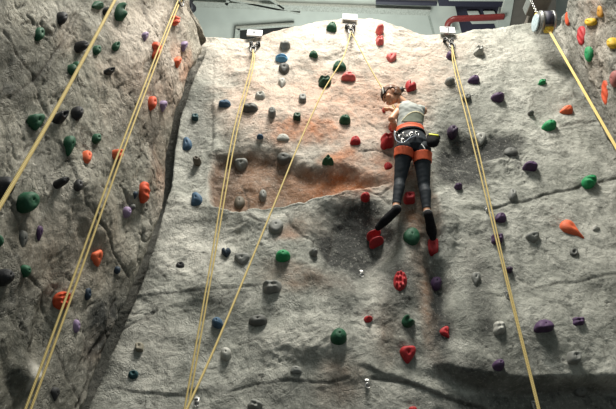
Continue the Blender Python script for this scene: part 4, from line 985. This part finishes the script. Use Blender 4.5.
def anchor(u, v, key, wpx, label, board=None, board_label=None, bpos=None, bw=None, bh=None):
    o_, uu, nn = WF[key]; n = Vector(nn); rt = Vector(uu) if uu[0] > 0 else -Vector(uu); up = Vector((0, 0, 1))
    top = surf(u, v, key, .03)
    t = empty('rope_anchor', top); pm = 1 / 75.0
    half = wpx / 2 * pm
    L = top - rt * half; R = top + rt * half
    pm_v = .19
    J = top + n * .07 - up * pm_v
    for q in (L, R):
        bm = bmesh.new(); tube_bm(bm, [q - n * .07, q + n * .035], .028, 12); local(bm_obj('bolt_hanger', bm, M_dsteel), t)
        bm = bmesh.new(); d = (J - (q + n * .03)); nl = 5
        x, y, dd = frame(d)
        for k in range(nl):
            c = q + n * .03 + d * ((k + .5) / nl); a1 = x if k % 2 else y; r1 = d.length / nl * .72
            tube_bm(bm, [c + dd * r1 * math.cos(a) + a1 * r1 * .55 * math.sin(a) for a in [2 * math.pi * m / 12 for m in range(12)]], .0085, 6, closed=True)
        local(bm_obj('chain', bm, M_dsteel), t)
    bm = bmesh.new(); r1 = .055
    c = J - up * .045
    tube_bm(bm, [c + up * r1 * 1.25 * math.cos(a) + rt * r1 * .7 * math.sin(a) for a in [2 * math.pi * m / 16 for m in range(16)]], .010, 8, closed=True)
    local(bm_obj('carabiner', bm, M_dsteel), t)
    tag(t, label, 'rope anchor'); joint = c
    if board is not None:
        c = surf(*bpos, key, .055); b = empty('number_board', c)
        tilt = (up + n * .08).normalized(); nb = rt.cross(tilt); nb = nb if nb.dot(n) > 0 else -nb
        bm = bmesh.new(); box_bm(bm, c, (rt, tilt, nb), (bw * pm / 2, bh, .012)); bmesh.ops.bevel(bm, geom=bm.edges[:], offset=.004, segments=1)
        local(bm_obj('board', bm, M_white, None, smooth=False), b)
        if board: plate_text('number', board, c + nb * .012 + rt * (.0 if board == '7' else -.01), rt, tilt, nb, bh * (.8 if board == '7' else .38), M_ink, b)
        tag(b, board_label, 'number board')
    return joint
A5 = anchor(255, 46, 'main', 8, 'steel chain anchor under the left number board', '5', 'white number board at the left end of the wall top', (255, 36.5), 17, .064)
A6 = anchor(350, 28.5, 'main', 8, 'steel chain anchor under the middle board, holding the climber rope', '', 'blank-looking white board at the peak of the wall top', (349.5, 20.5), 17, .064)
A7 = anchor(448, 42, 'main', 8, 'steel chain anchor under the board numbered 7', '7', 'white board with the number 7 at the wall top', (446.5, 33.5), 17, .068)
AL = anchor(178.5, -5, 'left', 5, 'dark anchor at the top of the left wall double rope')
AF = anchor(142, -52, 'left', 5, 'dark anchor above the thick single rope, at the very top of the left wall')
def rope(label, strands, rad, group=None):
    return tag(bm_obj('climbing_rope', rope_mesh(strands, rad), M_rope), label, 'rope')
def lerp_line(pts, key):
    return [off(a, b, key, d) for a, b, d in pts]
rope('double yellow rope hanging down the left part of the main wall',
     [[A5] + lerp_line([(251.0, 66, .17), (232.5, 136, .24), (209, 272, .26), (184.5, 409, .28), (176, 455, .28)], 'main'),
      [A5] + lerp_line([(253.3, 67, .17), (236, 136, .22), (212, 272, .24), (188, 409, .25), (179, 455, .25)], 'main')], .0080)
rope('double yellow rope hanging from the board numbered 7 down the right part',
     [[A7] + lerp_line([(454, 68, .17), (471, 136, .22), (504, 272, .25), (538, 409, .28), (549, 455, .28)], 'main'),
      [A7] + lerp_line([(457, 69, .17), (475, 136, .20), (506, 272, .23), (539.5, 409, .26), (550, 455, .26)], 'main')], .0080)
rope('double yellow rope hanging down the whole left wall',
     [[AL] + lerp_line([(177, 3, .12), (125, 136, .28), (75.5, 272, .30), (25.5, 409, .32), (8, 455, .32)], 'left'),
      [AL] + lerp_line([(179, 4, .12), (129, 136, .28), (80.5, 272, .30), (31, 409, .32), (14, 455, .32)], 'left')], .0080)
rope('single thick yellow rope crossing the upper left corner in front of the left wall',
     [[AF] + lerp_line([(135, -38, .22), (115, 0, .35), (60, 102, .45), (0, 206, .55), (-30, 258, .6)], 'left')], .0128)
tie = Vector(P(409, 131, W - .22))
rope('slanting yellow rope from the middle board to the bottom left, other end on the climber',
     [[A6] + lerp_line([(343, 58, .22), (324, 90, .32), (302, 137, .45), (274, 205, .62), (247, 271, .80), (216, 345, 1.0), (187, 409, 1.15), (170, 447, 1.2)], 'main'),
      [A6, A6.lerp(tie, .5) + Vector((-.03, 0, 0)), tie]], .0085)

# auto belay with its strap at the right
t_c = Vector(P(543.5, 23, W - .42))
t = empty('auto_belay', t_c)
ax = Vector((-1, .06, .02)).normalized(); u_ = (Vector((0, 0, 1)) - ax * ax.z).normalized(); s_ = ax.cross(u_)
R_ = .155
def cyl(name, a, b, r, mat, seg=32, bev=.012):
    bm = bmesh.new()
    tube_bm(bm, [t_c + ax * a, t_c + ax * (a + (b - a) * .06), t_c + ax * (b - (b - a) * .06), t_c + ax * b], [r - bev, r, r, r - bev], seg)
    return local(bm_obj(name, bm, mat), t)
cyl('drum', -.12, .09, R_, simple('grey_cast_housing', (.20, .20, .19), .45, .5))
cyl('rim', .05, .075, R_ + .014, M_steel, bev=.003)
cyl('rim', -.115, -.085, R_ + .014, M_steel, bev=.003)
cyl('face_plate', .10, .125, R_ * .78, simple('pale_blue_plate', (.42, .52, .56), .4), bev=.01)
bm = bmesh.new()      # black wrap label around the drum
vsr = []
for k in range(15):
    a = math.radians(-65 + k * 11); dvec = Vector((0, -1, 0)) * math.cos(a) + u_ * math.sin(a)
    if dvec.y > 0 and k == 0: pass
    vsr.append([bm.verts.new(t_c + ax * q + dvec * (R_ + e)) for q, e in ((-.08, .0005), (-.08, .006), (.035, .006), (.035, .0005))])
for r0, r1 in zip(vsr[:-1], vsr[1:]):
    for k in range(4): bm.faces.new((r0[k], r0[(k + 1) % 4], r1[(k + 1) % 4], r1[k]))
bm.faces.new(vsr[0]); bm.faces.new(vsr[-1][::-1])
local(bm_obj('black_band', bm, M_ink), t)
M_yl = simple('yellow_label', (.72, .50, .06), .5)
bm = bmesh.new(); box_bm(bm, t_c + ax * .03 + u_ * (R_ + .02), (ax, s_, u_), (.05, .035, .03)); bmesh.ops.bevel(bm, geom=bm.edges[:], offset=.006, segments=2)
local(bm_obj('hanging_bracket', bm, M_yl), t)
bot = t_c - ax * .03 - u_ * (R_ + .012)
bm = bmesh.new(); box_bm(bm, bot, (ax, s_, u_), (.055, .04, .022)); bmesh.ops.bevel(bm, geom=bm.edges[:], offset=.006, segments=2)
local(bm_obj('strap_outlet', bm, M_yl), t)
ctop = t_c + ax * .03 + u_ * (R_ + .045); bm = bmesh.new()
for k in range(18):
    c = ctop + Vector((0, 0, .036 * k)); a1 = Vector((1, 0, 0)) if k % 2 else Vector((0, 1, 0))
    tube_bm(bm, [c + Vector((0, 0, 1)) * .026 * math.cos(a) + a1 * .014 * math.sin(a) for a in [2 * math.pi * m / 10 for m in range(10)]], .0055, 6, closed=True)
local(bm_obj('chain', bm, M_steel), t)
s0 = bot - u_ * .01; s1 = Vector(P(605, 128, W - .62)); d = (s1 - s0); s2 = s0 + d * 2.2
bm = bmesh.new(); dn = d.normalized(); sd = Vector((1, -.2, 0)); sd = (sd - dn * sd.dot(dn)).normalized()
box_bm(bm, (s0 + s2) / 2, (dn, sd, dn.cross(sd)), ((s2 - s0).length / 2, .0155, .002))
local(bm_obj('strap', bm, M_strap, None, smooth=False), t)
tag(t, 'round grey auto belay drum with black band and long yellow strap at the upper right', 'belay device')
# bracket the device hangs from
c = Vector(P(540, 4, W - .22)); t = empty('mounting_bracket', c)
bm = bmesh.new(); box_bm(bm, c, ((1, 0, 0), (0, 1, 0), (0, 0, 1)), (.15, .20, .012)); local(bm_obj('plate', bm, M_taupe, None, False), t)
for sx in (-.14, .14):
    bm = bmesh.new(); box_bm(bm, c + Vector((sx, 0, .10)), ((1, 0, 0), (0, 1, 0), (0, 0, 1)), (.010, .20, .10)); local(bm_obj('side_plate', bm, M_steel, None, False), t)
bm = bmesh.new(); box_bm(bm, c + Vector((0, .30, .10)), ((1, 0, 0), (0, 1, 0), (0, 0, 1)), (.05, .36, .05)); local(bm_obj('arm', bm, M_taupe, None, False), t)
tag(t, 'grey metal bracket above the auto belay drum', 'bracket')

# metal bolt hangers on the wall
def hanger(u, v, label):
    p, nr = hit(u, v, 'main'); n = Vector(WF['main'][2]); t = empty('bolt_hanger', p)
    bm = bmesh.new(); tube_bm(bm, [Vector(-n * .03), n * .018], .016, 10); bm_obj('bolt', bm, M_steel, t)
    bm = bmesh.new(); box_bm(bm, n * .008 + Vector((.004, 0, -.02)), ((1, 0, 0), (0, 0, 1), n), (.018, .034, .004)); bmesh.ops.bevel(bm, geom=bm.edges[:], offset=.003, segments=1); bm_obj('plate', bm, M_steel, t)
    bm = bmesh.new(); tube_bm(bm, [Vector((.005, 0, -.045)) + n * .022 + Vector((.020 * math.cos(a), 0, .022 * math.sin(a))) for a in [2 * math.pi * m / 12 for m in range(12)]], .005, 6, closed=True); bm_obj('ring', bm, M_steel, t)
    tag(t, label, 'bolt hanger')
hanger(366.5, 381, 'small steel bolt hanger on the fold low in the middle of the wall')
hanger(506, 293, 'small steel bolt hanger beside the right rope, upper of two')
hanger(532.5, 402, 'small steel bolt hanger beside the right rope at the bottom')
hanger(486, 208, 'small steel bolt hanger on the long seam left of the right rope')
hanger(361, 272, 'small steel bolt hanger left of the tall knobbly red hold')
hanger(197, 399, 'small steel bolt hanger between the ropes at the bottom left')

# ------------------------------------------------------------------ the climber
V3 = Vector
def pj(u, v, d): return V3(P(u, v, W - d))
la, ra_ = pj(396, 207, .24), pj(427, 212, .24)
lk, rk = pj(400, 180, .25), pj(424, 185, .25)
lh, rh = pj(404.5, 148, .37), pj(421.5, 149, .37)
pel, wst, chs = pj(413, 143.5, .38), pj(410, 131.5, .38), pj(410, 114, .41)
ls_, rs_ = pj(401, 108, .41), pj(423, 111, .38)
nk = pj(406.5, 104, .41)
hd = pj(391, 95, .43)
lt, rt_ = pj(377.5, 228, .10), pj(433, 238.5, .10)
le, lw = pj(391.5, 119, .44), pj(393.5, 121.5, .20)
re_, rw = V3((1.17, 4.02, 6.13)), V3((.975, 4.03, 6.27))
# head frame
hf = V3((-.85, .16, -.50)).normalized()
hu = V3((-.25, .0, .95)); hu = (hu - hf * hu.dot(hf)).normalized(); hs = hf.cross(hu).normalized()
CAPS = []
bm = bmesh.new()
def cap(label, a, b, ra, rb, flat=None):
    CAPS.append((label, np.array(a), np.array(b), ra, rb))
    a, b = V3(a), V3(b); d = (b - a); L = d.length; dn = d / L if L else V3((0, 0, 1))
    pts, rr = [], []
    for k in range(4):
        q = -math.pi / 2 + (k + .3) * (math.pi / 2) / 4; pts.append(a + dn * ra * math.sin(q)); rr.append(ra * math.cos(q))
    for k in range(3): pts.append(a.lerp(b, k / 2)); rr.append(ra + (rb - ra) * k / 2)
    for k in range(4):
        q = (k + .7) * (math.pi / 2) / 4; pts.append(b + dn * rb * math.sin(q)); rr.append(rb * math.cos(q))
    tube_bm(bm, pts, rr, 16)
# torso as an elliptical loft
sp_up = (nk - pel).normalized()
latp = (rh - lh).normalized(); lats = (rs_ - ls_).normalized()
secs = [(pel - sp_up * .13, .07, .06, latp), (pel - sp_up * .08, .135, .10, latp), (pel - sp_up * .01, .168, .118, latp), (pel.lerp(wst, .5), .155, .108, latp), (wst, .142, .095, latp),
        (wst.lerp(chs, .45), .142, .097, lats), (chs, .155, .108, lats), (chs.lerp(nk, .35), .162, .100, lats), (chs.lerp(nk, .62), .145, .080, lats), (nk - sp_up * .03, .085, .060, lats), (nk, .050, .048, lats)]
rings = []
for c, a, b, lat in secs:
    dep = lat.cross(sp_up).normalized()
    rings.append([bm.verts.new(c + lat * a * math.cos(q) + dep * b * math.sin(q)) for q in [2 * math.pi * k / 28 for k in range(28)]])
for A, B in zip(rings[:-1], rings[1:]):
    for k in range(28): bm.faces.new((A[k], A[(k + 1) % 28], B[(k + 1) % 28], B[k]))
bm.faces.new(rings[0][::-1]); bm.faces.new(rings[-1])
for q in (-.055, 0, .055):
    CAPS.append(('torso', np.array(pel + latp * q), np.array(chs + lats * q), .10, .095))
CAPS.append(('torso', np.array(chs), np.array(nk - sp_up * .06), .12, .08))
dep = latp.cross(sp_up); dep = dep if dep.y < 0 else -dep       # towards the camera
for h in (lh, rh):
    c = h + dep * .015 - sp_up * .01; ellip_bm(bm, c, (latp, sp_up, dep), (.090, .095, .085))
    CAPS.append(('pelvis', np.array(c), np.array(c + sp_up * .01), .09, .09))
for s, (h, k, a) in {'l': (lh, lk, la), 'r': (rh, rk, ra_)}.items():
    cap(s + 'thigh', h - sp_up * .01, k, .100, .060)
    cap(s + 'shin', k, a, .058, .037)
    cap(s + 'shin', k.lerp(a, .08), k.lerp(a, .33) + V3((0, -.020, 0)), .052, .056); cap(s + 'shin', k.lerp(a, .33) + V3((0, -.020, 0)), k.lerp(a, .85), .056, .038)
for s, a, t in (('l', la, lt), ('r', ra_, rt_)):
    heel = a + V3((0, -.035, -.055)); cap(s + 'foot', a, heel, .034, .036)
    cap(s + 'foot', heel, t, .034, .026); cap(s + 'foot', a + V3((0, .01, -.02)), a.lerp(t, .7), .036, .032)
# shoulders, arms
cap('torso', ls_.lerp(rs_, .15), ls_ + lats * .01, .062, .052); cap('torso', rs_.lerp(ls_, .15), rs_ - lats * .01, .062, .052)
cap('larm', ls_, le, .050, .038); cap('larm', le, lw, .040, .026)
cap('rarm', rs_, re_, .050, .038); cap('rarm', re_, rw, .040, .026)
def hand(label, wrist, tip, back, thumb_side):
    """palm, four bent fingers and a thumb; tip: where the fingertips close, back: direction of the back of the hand"""
    d = (tip - wrist).normalized(); side = d.cross(back).normalized() * thumb_side; bk = back.normalized()
    pal = wrist + d * .075
    for q in (-.026, -.009, .009, .026): cap(label, wrist + side * q * .6, pal + side * q, .014, .0125)
    for q, L in ((-.030, .058), (-.010, .070), (.010, .076), (.030, .070)):
        k0 = pal + side * q; k1 = k0 + d * L * .45 - bk * .006; k2 = k1 + d * L * .22 - bk * L * .30; k3 = k2 - bk * L * .28 - d * .006
        cap(label, k0, k1, .0095, .0088); cap(label, k1, k2, .0088, .008); cap(label, k2, k3, .008, .007)
    t0 = wrist + d * .025 + side * .030; t1 = t0 + side * .026 + d * .026 - bk * .012; t2 = t1 + d * .028 - bk * .022
    cap(label, t0, t1, .012, .0105); cap(label, t1, t2, .0105, .0085)
hand('lhand', lw, pj(394, 126, .10) , V3((-.1, -.45, .9)), -1)
hand('rhand', rw, V3(P(385, 107.5, W - .10)), V3((-.2, -.45, .85)), 1)
# neck and head
cap('neck', nk - sp_up * .03, hd - hu * .05 - hf * .035, .050, .046)
HS = 1.14
HR = (.078 * HS, .100 * HS, .105 * HS)
ellip_bm(bm, hd + hu * 0.0137 - hf * 0.0114, (hs, hf, hu), HR, 28, 18)
ellip_bm(bm, hd + hf * 0.0365 - hu * 0.0513, (hs, hf, hu), (0.0661, 0.0707, 0.0821), 20, 14)      # jaw and face
ellip_bm(bm, hd + hf * 0.0855 - hu * 0.1117, (hs, hf, hu), (0.0296, 0.0251, 0.0228), 14, 10)      # chin
ellip_bm(bm, hd + hf * 0.0935 + hu * 0.0057, (hs, hf, hu), (0.0513, 0.0182, 0.0160), 14, 10)      # brow
cap('head', hd + hf * 0.1003 - hu * 0.0137, hd + hf * 0.1277 - hu * 0.0513, .009, .013)           # nose
ellip_bm(bm, hd + hf * 0.1026 - hu * 0.0821, (hs, hf, hu), (0.0251, 0.0137, 0.0125), 12, 8)
for q in (-1, 1):
    ellip_bm(bm, hd + hs * q * 0.0570 + hf * 0.0684 - hu * 0.0456, (hs, hf, hu), (0.0251, 0.0296, 0.0296), 12, 8)
    ear = hd + hs * q * 0.0912 - hf * 0.0091 - hu * 0.0251
    ellip_bm(bm, ear, (hs, (hf - hs * q * 0.5700), hu), (.009, .018, .032), 12, 10)
CAPS.append(('head', np.array(hd), np.array(hd + hu * 0.0114), .10, .10)); CAPS.append(('head', np.array(hd + hf * 0.0342 - hu * 0.0570), np.array(hd + hf * 0.0570 - hu * 0.0912), .07, .05))
raw = bm_obj('raw', bm, None)
def remeshed(o, vox, it, fac=.5):
    m = o.modifiers.new('r', 'REMESH'); m.mode = 'VOXEL'; m.voxel_size = vox
    m2 = o.modifiers.new('s', 'SMOOTH'); m2.factor = fac; m2.iterations = it
    dg = bpy.context.evaluated_depsgraph_get(); dg.update()
    me = bpy.data.meshes.new_from_object(o.evaluated_get(dg)); bpy.data.objects.remove(o)
    return me
me = remeshed(raw, .0052, 5)
me.name = 'person'
M_skin = simple('skin', (.60, .31, .19), .5, var=.08, scale=14)
person = link('person', me, M_skin)
tag(person, 'person climbing, seen from behind, in grey tank top, black leggings and coral harness', 'person')
VB = np.array([v.co[:] for v in me.vertices]); NB = np.array([v.normal[:] for v in me.vertices])
FB = [tuple(p.vertices) for p in me.polygons]; FC = np.array([p.center[:] for p in me.polygons])
def capd(Pn, a, b, ra, rb):
    ab = b - a; t = np.clip(((Pn - a) @ ab) / max(ab @ ab, 1e-9), 0, 1)
    return np.linalg.norm(Pn - a - t[:, None] * ab, axis=1) - (ra + (rb - ra) * t)
labs = [c[0] for c in CAPS]; DD = np.stack([capd(FC, *c[1:]) for c in CAPS], 1)
LB = np.array(labs)[DD.argmin(1)]
def along(a, b):
    a, b = np.array(a), np.array(b); ab = b - a; return ((FC - a) @ ab) / (ab @ ab)
hgt_ = (FC - np.array(pel)) @ np.array(sp_up)              # height along the spine from the pelvis
wh = float((wst - pel).dot(sp_up)); nh = float((nk - pel).dot(sp_up))
FU, FV = proj_arr(FC)
def shell(name, sel, offv, mat, parent, thick=.004, noise=0.0):
    idx = np.nonzero(sel)[0]
    if not len(idx): return None
    vm, vs, fs = {}, [], []
    for i in idx:
        f = []
        for q in FB[i]:
            if q not in vm:
                vm[q] = len(vs); o_ = offv + (noise * float(perlin(np.array([VB[q][0] * 22]), np.array([VB[q][2] * 22]))[0]) if noise else 0)
                vs.append(VB[q] + NB[q] * o_)
            f.append(vm[q])
        fs.append(tuple(f))
    o = mesh_from(name, vs, fs, mat, parent)
    bm_ = bmesh.new(); bm_.from_mesh(o.data)
    for _ in range(3):
        bv = [v for v in bm_.verts if v.is_boundary]
        new = {v: (v.co + sum((e.other_vert(v).co for e in v.link_edges if e.is_boundary), V3()) ) / (1 + sum(1 for e in v.link_edges if e.is_boundary)) for v in bv}
        for v, c in new.items(): v.co = c
    bm_.to_mesh(o.data); bm_.free()
    m = o.modifiers.new('solid', 'SOLIDIFY'); m.thickness = thick; m.offset = -1
    return o
M_tank = simple('grey_white_cotton', (.36, .38, .36), .85, var=.1, scale=12, bump=.2)
M_olive = simple('olive_grey_fabric', (.20, .22, .17), .85, var=.15, scale=20)
M_trim = simple('cream_trim', (.55, .50, .33), .8)
M_leg = simple('charcoal_leggings', (.015, .021, .028), .7, var=.2, scale=10, spec=.3)
M_coral = simple('coral_webbing', (.70, .12, .045), .7, var=.1, scale=40)
M_blk = simple('black_fabric', (.010, .010, .012), .85, spec=.15)
M_hair = simple('brown_hair', (.13, .055, .025), .5, var=.4, scale=26, bump=.5)
M_hair2 = simple('dark_hair_tuft', (.015, .012, .012), .6)
arm = np.isin(LB, ['larm', 'rarm', 'lhand', 'rhand'])
tors = np.isin(LB, ['torso']) & ~arm
# how far from each shoulder joint
dl = np.linalg.norm(FC - np.array(ls_ - lats * .02), axis=1); dr = np.linalg.norm(FC - np.array(rs_ + lats * .03), axis=1)
topsel = (tors | (np.isin(LB, ['neck']) & (hgt_ < nh - .01))) & (hgt_ > wh + .015) & (hgt_ < nh + .0) & (dl > .050) & (dr > .045)
shell('tank_top', topsel, .009, M_tank, person, .006, .004)
arc = 113 + ((FU - 415) / 12.5) ** 2 * 9
low = 122.5 + (FU - 412) * .03
back = topsel & (FV > arc) & (FV < low) & (FC[:, 1] < float(chs.y) + .01)
tp = shell('back_panel', back, .0145, M_olive, person, .004)
edge = topsel & (FV > arc - 1.2) & (FV <= arc + .1) & (FV < low) & (FC[:, 1] < float(chs.y) + .01)
shell('trim', edge, .016, M_trim, person, .004)
for s in 'lr':
    pass
legs = np.isin(LB, ['lthigh', 'rthigh', 'pelvis', 'lshin', 'rshin']) | (tors & (hgt_ < wh))
tl, tr_ = along(lk, la), along(rk, ra_)
legs &= ~((LB == 'lshin') & (tl > .90)) & ~((LB == 'rshin') & (tr_ > .90)) & ~np.isin(LB, ['lfoot', 'rfoot'])
shell('leggings', legs, .006, M_leg, person, .005, .002)
# harness
belt = tors & (hgt_ > wh - .035) & (hgt_ < wh + .035) & (FU < 426)
h_ = shell('harness_belt', (tors | (LB == 'pelvis')) & (hgt_ > wh - .045) & (hgt_ < wh + .035), .019, M_coral, person, .010)
h_['label'] = 'coral waist belt of the harness'
tlt, trt = along(lh, lk), along(rh, rk)
for s, t_, k in (('lthigh', tlt, 0), ('rthigh', trt, 1)):
    sel = (np.isin(LB, [s]) | (LB == 'pelvis')) & (t_ > .08 + .07 * k) & (t_ < .32 + .07 * k) & ((FU < 412.5) if k == 0 else (FU > 412.5))
    lp = shell('leg_loop', sel, .017, M_coral, h_, .010); lp['label'] = 'coral leg loop'
sel = (tors | (LB == 'pelvis')) & (hgt_ < wh - .03) & (hgt_ > wh - .060)
shell('lower_belt', sel, .021, M_blk, h_, .008)
rnd = random.Random(5)
for (u, v, d, r) in ((397, 134, .46, .024), (401, 136.5, .49, .026), (405, 134.5, .50, .024), (403, 141, .50, .022), (411, 134, .50, .020), (417, 133.5, .50, .020)):
    c = pj(u, v, d); a1 = V3((rnd.uniform(.5, 1), rnd.uniform(-.3, .3), rnd.uniform(-.5, .5))).normalized(); b1 = V3((rnd.uniform(-.4, .4), 0, 1)); b1 = (b1 - a1 * b1.dot(a1)).normalized()
    bm = bmesh.new(); tube_bm(bm, [c + a1 * r * .8 * math.cos(q) + b1 * r * 1.5 * math.sin(q) for q in [2 * math.pi * k / 14 for k in range(14)]], .0055, 6, closed=True)
    bm_obj('carabiner', bm, M_steel, h_)
bm = bmesh.new(); tube_bm(bm, catmull([pj(394.5, 131, .42), pj(396, 140, .47), pj(403, 143, .51), pj(410, 138, .51), pj(416, 136, .51)], 8), .006, 8); bm_obj('gear_loop', bm, simple('blue_grey_cord', (.20, .24, .30), .7), h_)
bm = bmesh.new(); tube_bm(bm, catmull([pj(421, 144, .53), pj(423, 146, .53), pj(425, 149, .53)], 4), .006, 8); bm_obj('cord_end', bm, M_white, h_)
# chalk bag on the right hip
cb = pj(433, 140.5, .53); t = empty('chalk_bag', cb)
bm = bmesh.new(); kx, ky = V3((1, -.1, -.25)).normalized(), V3((.2, .1, 1)); ky = (ky - kx * ky.dot(kx)).normalized(); kz = kx.cross(ky)
ellip_bm(bm, (0, 0, 0), (kx, ky, kz), (.072, .105, .055), 24, 14)
for v in bm.verts:
    q = v.co.dot(ky)
    if q > .055: v.co -= ky * (q - .055)
    v.co += v.co.normalized() * .006 * float(perlin(np.array([v.co.x * 30]), np.array([v.co.z * 30]))[0])
bm_obj('bag', bm, M_blk, t)
bm = bmesh.new(); tube_bm(bm, [ky * .055 + kx * .066 * math.cos(q) + kz * .045 * math.sin(q) for q in [2 * math.pi * k / 24 for k in range(24)]], .009, 8, closed=True); bm_obj('rim', bm, M_blk, t)
fr = -kz if kz.y > 0 else kz
bm = bmesh.new(); box_bm(bm, ky * .030 + fr * .050 + kx * -.004, (kx, ky, fr), (.052, .011, .008)); bmesh.ops.bevel(bm, geom=bm.edges[:], offset=.004, segments=2); bm_obj('stripe', bm, simple('lime_yellow', (.62, .62, .06), .6), t)
tag(t, 'black chalk bag with a lime yellow stripe on the climber right hip', 'chalk bag')
# shoes
for s, a, tt, nm in (('l', la, lt, 'left'), ('r', ra_, rt_, 'right')):
    bm = bmesh.new(); keep = CAPS; CAPS = []
    heel = a + V3((0, -.040, -.060)); d = (tt - heel).normalized()
    cap('x', heel, heel.lerp(tt, .5), .045, .050); cap('x', heel.lerp(tt, .5), tt - d * .01, .050, .036); cap('x', a + V3((0, -.005, -.035)), heel.lerp(tt, .45) + V3((0, .01, .012)), .040, .040)
    ellip_bm(bm, heel.lerp(tt, .62), (d, d.cross(V3((0, 0, 1))).normalized(), V3((0, 0, 1))), (.095, .056, .042))
    CAPS = keep
    raw = bm_obj('raw', bm, None); sm = remeshed(raw, .006, 6); sm.name = 'climbing_shoe'
    sh = link('climbing_shoe', sm, M_blk, person)
    c = a + V3((0, -.008, -.030)); bm = bmesh.new(); x, y, z = frame((a - heel).normalized() + V3((0, 0, .4)))
    tube_bm(bm, [c + x * .043 * math.cos(q) + y * .046 * math.sin(q) for q in [2 * math.pi * k / 20 for k in range(20)]], .009, 8, closed=True)
    bm_obj('collar', bm, simple('grey_shoe_collar', (.25, .25, .24), .7), sh)
    if s == 'l':
        bm = bmesh.new(); ellip_bm(bm, heel.lerp(tt, .22) + V3((.0, -.018, .028)), (d, V3((0, -1, .4)), V3((0, .3, 1))), (.040, .034, .026))
        o = bm_obj('strap', bm, simple('pale_grey_strap', (.42, .42, .40), .6), sh); o['label'] = 'pale grey strap of the shoe'
# hair, band, face
HL = (FC - np.array(hd)) / HS; cf, cu, cs = HL @ np.array(hf), HL @ np.array(hu), HL @ np.array(hs)
ish = LB == 'head'
nearear = (np.abs(cs) > .066) & (np.abs(cf + .008) < .024) & (cu < .012) & (cu > -.062)
hair = ish & ~nearear & (((cu > .030 - .2 * cf) & (cf < .088)) | ((cf < .002) & (cu > -.075))) | (np.isin(LB, ['neck']) & (cu > -.075) & (cf < -.045))
hair_o = shell('hair', hair, .012, M_hair, person, .010, .007)
fr_ = ish & (cu > .012) & (cf > .045)
shell('fringe', fr_, .014, simple('dark_fringe', (.035, .016, .010), .5, var=.3, scale=30), hair_o, .008, .006)
q_ = cu * .45 + cf * .89
shell('headband', ish & (cu > .01) & (q_ > .066) & (q_ < .078) , .019, simple('white_headband', (.55, .54, .50), .8), person, .005)
shell('headband_edge', ish & (cu > .01) & (q_ > .057) & (q_ < .067), .019, M_blk, person, .005)
bm = bmesh.new(); bc = hd - hf * 0.1425 + hu * 0.0000 + hs * 0
ellip_bm(bm, bc, (hs, hf, hu), (.032, .040, .040), 16, 10)
for k in range(9):
    a = rnd.uniform(0, 6.28); d = (-hf * 0.7980 + hs * math.cos(a) * .6 + hu * math.sin(a) * .6).normalized()
    tube_bm(bm, [bc, bc + d * .045, bc + d * .07 - V3((0, 0, .012))], [.016, .010, .002], 6)
o = bm_obj('ponytail', bm, M_hair2, hair_o)
for q in (-1, 1):
    bm = bmesh.new(); ellip_bm(bm, hd + hf * 0.1026 - hu * 0.0182 + hs * q * 0.0342, (hs, hf, hu), (.015, .008, .006), 12, 8); bm_obj('eye', bm, M_hair2, person)
    bm = bmesh.new(); tube_bm(bm, catmull([hd + hf * 0.1003 + hu * 0.0068 + hs * q * 0.0547, hd + hf * 0.1129 + hu * 0.0137 + hs * q * 0.0342, hd + hf * 0.1140 + hu * 0.0068 + hs * q * 0.0160], 4), .0035, 6); bm_obj('eyebrow', bm, M_hair2, person)
bm = bmesh.new(); ellip_bm(bm, hd + hf * 0.1151 - hu * 0.0821, (hs, hf, hu), (.018, .005, .006), 12, 8); bm_obj('lips', bm, simple('lip', (.42, .13, .10), .5), person)
